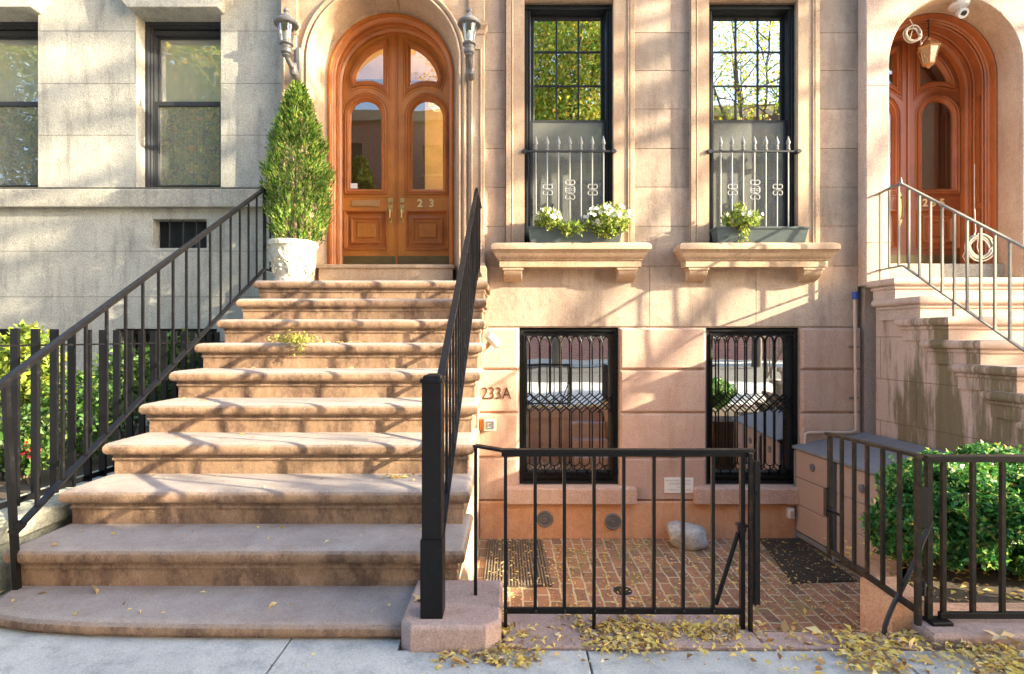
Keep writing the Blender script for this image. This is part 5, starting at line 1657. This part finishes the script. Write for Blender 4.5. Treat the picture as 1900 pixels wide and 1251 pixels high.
# garden of the grey house
struct(MB().box(-9, -2.76, 2.25, 5.745, ZF, .30).build('garden_soil', M['soil'], smooth=0))
t = base('low_stone_wall', 'mossy pale stone kerb wall under the thick-barred fence beside the main steps', 'wall', (-2.6, 4, 0))
m = MB(); 
for a, b in ((2.14, 2.95), (2.955, 3.9), (3.905, 4.9), (4.905, 5.7)):
    m.loft([(-2.83, a), (-2.47, a), (-2.47, b), (-2.83, b)], [(0, 0.252), (.012, .26), (.012, .335), (0, .35), (-.02, .358)])
m.build('coping', M['oldstone'], t, smooth=0, bevel=.006)
m = MB(); m.box(-2.81, -2.49, 2.17, 5.72, -.02, .251); m.build('wall_base', M['oldstone'], t, smooth=0)
m = MB(); m.box(-9, -2.83, 2.16, 2.30, -.02, .33); m.build('front_kerb', M['oldstone'], t, smooth=0)
m = MB(); m.box(-2.475, -2.349, 2.62, 5.70, ZF, .05); m.build('gutter_fill', M['oldstone'], t, smooth=0)
fl = base('garden_fence', 'fence of broad flat black bars along the left garden', 'fence', (-2.6, 3.8, .36))
X_ = -2.60
d = 2.54
k = 0
while d < 4.75:
    # every picket a flat bar, its flat side to the street
    MB().bar((X_, d, .375), (X_, d, 1.305), .040, .016, up=(0, 1, 0)).build('picket', M['iron'], fl, smooth=0)
    d += .119 + .0
m = MB(); m.bar((X_ + .022, 2.4, 1.215), (X_ + .022, 4.85, 1.215), .006, .010)
m.bar((X_, 2.4, .40), (X_, 4.85, .40), .012, .03)
m.build('rail', M['iron'], fl, smooth=0)

def shrub(name, label, cat, c, r, n, size, mat, asp=.5, group=None, z0=.3, up=(0, -.2, .3), stems=8):
    t = base(name, label, cat, (c[0], c[1], z0), group)
    P = blob_pts(n, c, r, .25)
    leaf_mesh('foliage', M[mat], P, size, t, asp, up=up)
    m = MB()
    for k in range(stems):
        e = P[rng.integers(len(P))]
        m.tube([(c[0] + rng.uniform(-.06, .06), c[1] + rng.uniform(-.06, .06), z0 - .02), ((c[0] + e[0]) / 2, (c[1] + e[1]) / 2, (z0 + e[2]) / 2 + .03), tuple(e)], [.008, .006, .003], 5)
    m.build('stems', M['bark'], t)
    return t
shrub('shrub', 'tall yellow-green shrub behind the left garden fence at the picture edge', 'shrub', (PX(52, 4.3), 4.3, .93), (.22, .3, .43), 2400, .055, 'yelgreen')
shrub('shrub', 'low leafy shrub in front of the grey wall, behind the left fence', 'shrub', (PX(150, 4.0), 4.0, .66), (.30, .3, .34), 1300, .055, 'midgreen')
shrub('shrub', 'shrub with sparse green leaves nearest the steps in the left garden', 'shrub', (PX(232, 4.7), 4.7, .80), (.30, .3, .38), 1300, .06, 'midgreen')
shrub('shrub', 'shaded green shrub under the grey house wall beside the upper steps', 'shrub', (PX(330, 5.3), 5.3, .98), (.36, .25, .34), 1500, .06, 'midgreen')
shrub('shrub', 'dark leafy shrub lowest in the left corner of the garden', 'shrub', (PX(30, 3.6), 3.6, .55), (.22, .2, .25), 900, .05, 'midgreen')
t = shrub('geranium', 'small red-flowered plant in the left garden', 'flowers', (PX(52, 3.5), 3.5, .47), (.12, .1, .12), 260, .04, 'midgreen', .9)
P = blob_pts(26, (PX(58, 3.45), 3.45, .52), (.07, .05, .06)); leaf_mesh('blossoms', M['redpetal'], P, .022, t, 1.0)

# weed sprouting on the steps
wd = dn(5) + .02
t = base('weed', 'yellowish weed sprouting from the edge of a middle step', 'weed', (PX(548, 3.99), dn(4) + .06, zn(4)))
wx_, wy_, wz_ = PX(545, 4.0), dn(4) + .05, zn(4) + .005
P = np.stack([rng.normal(wx_, .075, 420), rng.normal(wy_ - .03, .03, 420), np.abs(rng.normal(0, .03, 420)) + wz_], 1)
P2 = np.stack([rng.normal(wx_ + .05, .02, 60), np.full(60, dn(4) - .012), wz_ - np.abs(rng.normal(0, .05, 60))], 1)
leaf_mesh('foliage', M['weed'], np.concatenate([P, P2]), .028, t, .28, up=(0, -.3, .5))

# ------------------------------------------------------------------ leaf litter
def litter(name, label, pts, size, tilt=.13):
    P = np.asarray(pts, float)
    n = len(P)
    a = rng.uniform(0, 2 * PI, n)
    d = np.stack([np.cos(a), np.sin(a), rng.normal(0, tilt, n)], 1)
    o = leaf_mesh(name, M['fallen'], P, size, None, .42, up=d * 4, jitter=.12, fold=.6, szvar=.65, normals=np.tile(np.array([[0, 0, 1.0]]), (n, 1)) + rng.normal(0, .35, (n, 3)))
    return tag(o, label, 'fallen leaves', kind='stuff')
def scat(n, x0, x1, y0, y1, z, zj=.006, dens=None):
    out = []
    while len(out) < n:
        x = rng.uniform(x0, x1); y = rng.uniform(y0, y1)
        if dens is None or rng.uniform() < dens(x, y): out.append((x, y, z + .004 + abs(rng.normal(0, zj))))
    return out
def cl(x, y, s=3.0):
    return max(0, mn.noise(Vector((x * s, y * s, 1.3))) * 1.6 + .35)
L = []
L += scat(1000, -.12, 1.1, 2.04, 2.30, .010, .004, lambda x, y: (cl(x, y, 4) + .12) * (1 if y > 2.10 else .35))
L += scat(230, -.30, .12, 2.03, 2.135, .0, .005, lambda x, y: 1 - abs(x + .1) * 1.2)
L += scat(850, 1.0, 2.0, 1.98, 2.24, .006, .005, lambda x, y: cl(x, y, 4) + .1)
L += scat(430, 1.6, 2.6, 1.92, 2.2, .02, .006, lambda x, y: cl(x, y, 3) * .8 * (1 if x > 1.6 else .5))
L += scat(220, 0, 1.0, 2.25, 2.39, .014, .004, lambda x, y: cl(x, y, 5) * .7)
L += scat(110, -1.0, 2.4, 1.7, 2.1, .0, .001, lambda x, y: .15 + (x > .9) * .5)
litter('fallen_leaves', 'drift of yellow fallen leaves along the kerb and pavement under the black fences', L, .028)
L = scat(2400, -.2, 3.05, 3.75, 5.62, ZF + .0, .003, lambda x, y: .3 + cl(x, y, 2.5) * .7) + scat(260, 2.4, 3.05, 4.55, 5.6, ZF + .018, .003) + scat(220, -.2, .35, 4.55, 5.6, ZF + .018, .003)
L += scat(200, 1.0, 1.6, 3.7, 4.3, ZF, .003)
litter('fallen_leaves', 'small yellow leaves scattered over the brick areaway and its mats', L, .024)
L = []
for n_, k_ in ((4, 5), (5, 6), (6, 5), (7, 14), (8, 14), (9, 12), (10, 12)):
    L += scat(k_, -2.3, -.4, dn(n_) + .03, dn(n_) + .3, zn(n_), .001)
L += scat(60, -1.8, -1.2, dn(4) + .22, dn(4) + .33, zn(4), .002) + scat(26, -.75, -.45, dn(8) + .22, dn(8) + .30, zn(8), .004) + scat(70, -2.47, -2.36, 3.0, 3.5, .25, .03) + scat(50, -2.5, -2.36, 2.2, 2.45, .06, .01)
litter('fallen_leaves', 'few yellow leaves lying on the main steps and in the gap beside them', L, .030)
L = scat(46, -.3, 2.5, 1.95, 2.25, .012, .003, lambda x, y: .3 + (x > 1.0) * .5) + scat(26, 0, 3.0, 3.8, 5.5, ZF + .004, .002) + scat(5, -2.2, -.5, 2.3, 2.5, zn(10), .002)
litter('fallen_leaves', 'larger curled brown and yellow leaves among the small ones by the black fences', L, .046, .3)
L = scat(500, 1.85, 3.3, 2.42, 3.2, .045, .01)
litter('fallen_leaves', 'brown and yellow leaves on the soil under the right-hand bush', L, .03)
# single bigger leaves
def bigleaf(x, y, z, s, label):
    m = MB(); pts = []
    for k in range(14):
        a = 2 * PI * k / 14
        r_ = s * (1 if k % 2 == 0 else .45)
        pts.append((x + r_ * math.cos(a), y + r_ * math.sin(a) * .8, z + .01 + .012 * math.sin(3 * a)))
    m.add(pts + [(x, y, z + .006)], [(k, (k + 1) % 14, 14) for k in range(14)])
    tag(m.build('dry_leaf', M['drytan'], smooth=0), label, 'leaf')
M['drytan'] = plain('dry_tan_leaf', (0.55, 0.40, 0.22), .8)
bigleaf(-.40, 2.33, .105, .05, 'curled tan maple leaf on the stone block beside the newel')
bigleaf(1.95, 2.12, .06, .06, 'large dry brown leaf on the pavement under the right-hand fence')

# ------------------------------------------------------------------ street trees and the far side of the street (seen in reflections, casting shade; the low tree is added)
def tree(x, y, h, label, crown, n, size, mat, trunk_r=.16, branches=9, seed=1, group='street trees', ylimbs=0):
    t = base('street_tree', label, 'tree', (x, y, 0), group)
    rs_ = random.Random(seed)
    m = MB()
    cz, rx, ry, rz = crown
    tops = []
    m.tube([(x, y, -.1), (x + .05, y, h * .25), (x - .05, y + .05, h * .5)], [trunk_r, trunk_r * .85, trunk_r * .7], 10)
    for b in range(ylimbs):
        p0 = Vector((x, y, h * rs_.uniform(.66, .9)))
        sy = 1 if b % 3 else -1
        end = p0 + Vector((rs_.uniform(-1.2, 1.2), sy * rs_.uniform(1.8, 3.6), rs_.uniform(-.6, 2.4)))
        mid = p0.lerp(end, .5) + Vector((rs_.uniform(-.3, .3), 0, rs_.uniform(0, .4)))
        w_ = rs_.uniform(.05, .13)
        m.tube([p0, mid, end], [w_ * 1.2, w_, w_ * .4], 7)
        for q in range(4):
            st = mid.lerp(end, rs_.uniform(0, .9)); e2 = st + Vector((rs_.uniform(-.6, .6), sy * rs_.uniform(.3, 1.4), rs_.uniform(-.3, .9)))
            m.tube([st, e2], [w_ * .35, w_ * .12], 5); tops.append(e2)
    for b in range(branches):
        a = 2 * PI * b / branches + rs_.uniform(-.4, .4); e = rs_.uniform(-.3, 1.0)
        p0 = Vector((x, y, h * rs_.uniform(.3, .5)))
        end = Vector((x + rx * .85 * math.cos(a) * math.cos(e), y + ry * .85 * math.sin(a) * math.cos(e), cz + rz * .85 * math.sin(e)))
        mid = p0.lerp(end, .5) + Vector((rs_.uniform(-.3, .3), rs_.uniform(-.3, .3), rs_.uniform(0, .5)))
        m.tube([p0, mid, end], [trunk_r * .5, trunk_r * .3, trunk_r * .1], 7)
        for q in range(5):
            s = rs_.uniform(.3, .95); st = mid.lerp(end, s)
            e2 = st + Vector((rs_.uniform(-1, 1) * rx * .4, rs_.uniform(-1, 1) * ry * .4, rs_.uniform(-.5, 1) * rz * .4))
            m.tube([st, st.lerp(e2, .5) + Vector((0, 0, .1)), e2], [trunk_r * .16, trunk_r * .1, trunk_r * .03], 5)
            tops.append(e2)
    m.build('trunk', M['bark'], t, smooth=60)
    P = []
    k = len(tops)
    for tp in tops:
        P.append(rng.normal(size=(n // (2 * k), 3)) * np.array([rx * .17, ry * .17, rz * .14]) + np.array(tp))
    P.append(blob_pts(n // 2, (x, y, cz), (rx, ry, rz), .3))
    leaf_mesh('crown', M[mat], np.concatenate(P), size, t, .6)
    return t
tree(7.6, -.75, 3.4, 'dense low tree added out of view to shade the lowest steps', (2.45, 1.3, 1.6, 1.5), 30000, .13, 'shade_leaf', .12, 10, 3)  # unseen tree added to cast the shade on the lowest steps
tree(15.8, .5, 13, 'tall thin-leaved street tree far along the pavement to the right', (10.6, 2.6, 2.6, 2.6), 2600, .12, 'shade_leaf', .20, 8, 5, ylimbs=26)
tree(2.0, -12.5, 15, 'yellow-green street tree across the road, in the middle', (12.5, 4.6, 3.2, 5.4), 52000, .17, 'autumn', .25, 12, 8)
tree(-14.5, -12.3, 14, 'autumn street tree across the road on the left', (11, 4.2, 3.0, 5.6), 34000, .17, 'autumn', .22, 12, 9)
tree(-22.5, -12.6, 14, 'autumn street tree furthest left across the road', (11, 3.6, 3.0, 5.6), 24000, .17, 'autumn', .22, 12, 10)
tree(11, -12.2, 14, 'thin-leaved street tree across the road on the right', (12, 4.0, 3.0, 5.2), 7000, .15, 'autumn', .22, 16, 11)
fb = base('far_brick_house', 'red brick row house across the road', 'house', (0, -19, 0))
hs = []
for i in range(-8, 9):
    for j in range(4):
        hs.append(rect(i * 2.3 - .5, i * 2.3 + .5, 1.3 + j * 3.1, 3.1 + j * 3.1))
MB().holed(rect(-21, 21, 0, 13.6), hs, -18.6, -18.2).build('wall', M['redbrick'], fb, smooth=0)
m = MB()
for h in hs: m.box(h[0][0], h[1][0], -18.45, -18.42, h[0][1], h[2][1])
m.build('window_panes', M['frameblk2'], fb, smooth=0)
m = MB(); m.box(-21.2, 21.2, -18.6, -17.9, 13.601, 14.2)
for h in hs: m.box(h[0][0] - .1, h[1][0] + .1, -18.25, -18.05, h[0][1] - .15, h[0][1] - .005)
m.build('cornice', M['trim'], fb, smooth=0)
m = MB(); m.box(-21, 21, -24, -18.61, 0, 13.5); m.build('rear_mass', M['redbrick'], fb, smooth=0)

# chandelier in the hall behind the right leaf
t = base('chandelier', 'small lit chandelier glowing behind the upper right door pane', 'chandelier', (-1.0, 7.1, 4.6))
m = MB(); m.tube([(-1.0, 7.1, 4.55), (-1.0, 7.1, 5.2)], .01, 8)
for k in range(5):
    a = 2 * PI * k / 5
    m.tube([(-1.0, 7.1, 4.55), (-1.0 + .09 * math.cos(a), 7.1 + .09 * math.sin(a), 4.5), (-1.0 + .14 * math.cos(a), 7.1 + .14 * math.sin(a), 4.56)], .006, 6)
m.build('arms', M['brass'], t)
for k in range(5):
    a = 2 * PI * k / 5
    MB().lathe(-1.0 + .14 * math.cos(a), 7.1 + .14 * math.sin(a), [(.006, 4.56), (.018, 4.58), (.016, 4.61), (.003, 4.63)], 8).build('bulb', M['bulb'], t)
pl_ = bpy.data.lights.new('chandelier_light', 'POINT'); pl_.energy = 6; pl_.color = (1, .74, .42); pl_.shadow_soft_size = .12
po = bpy.data.objects.new('chandelier_light', pl_); COL.objects.link(po); po.location = (-1.0, 7.1, 4.4)
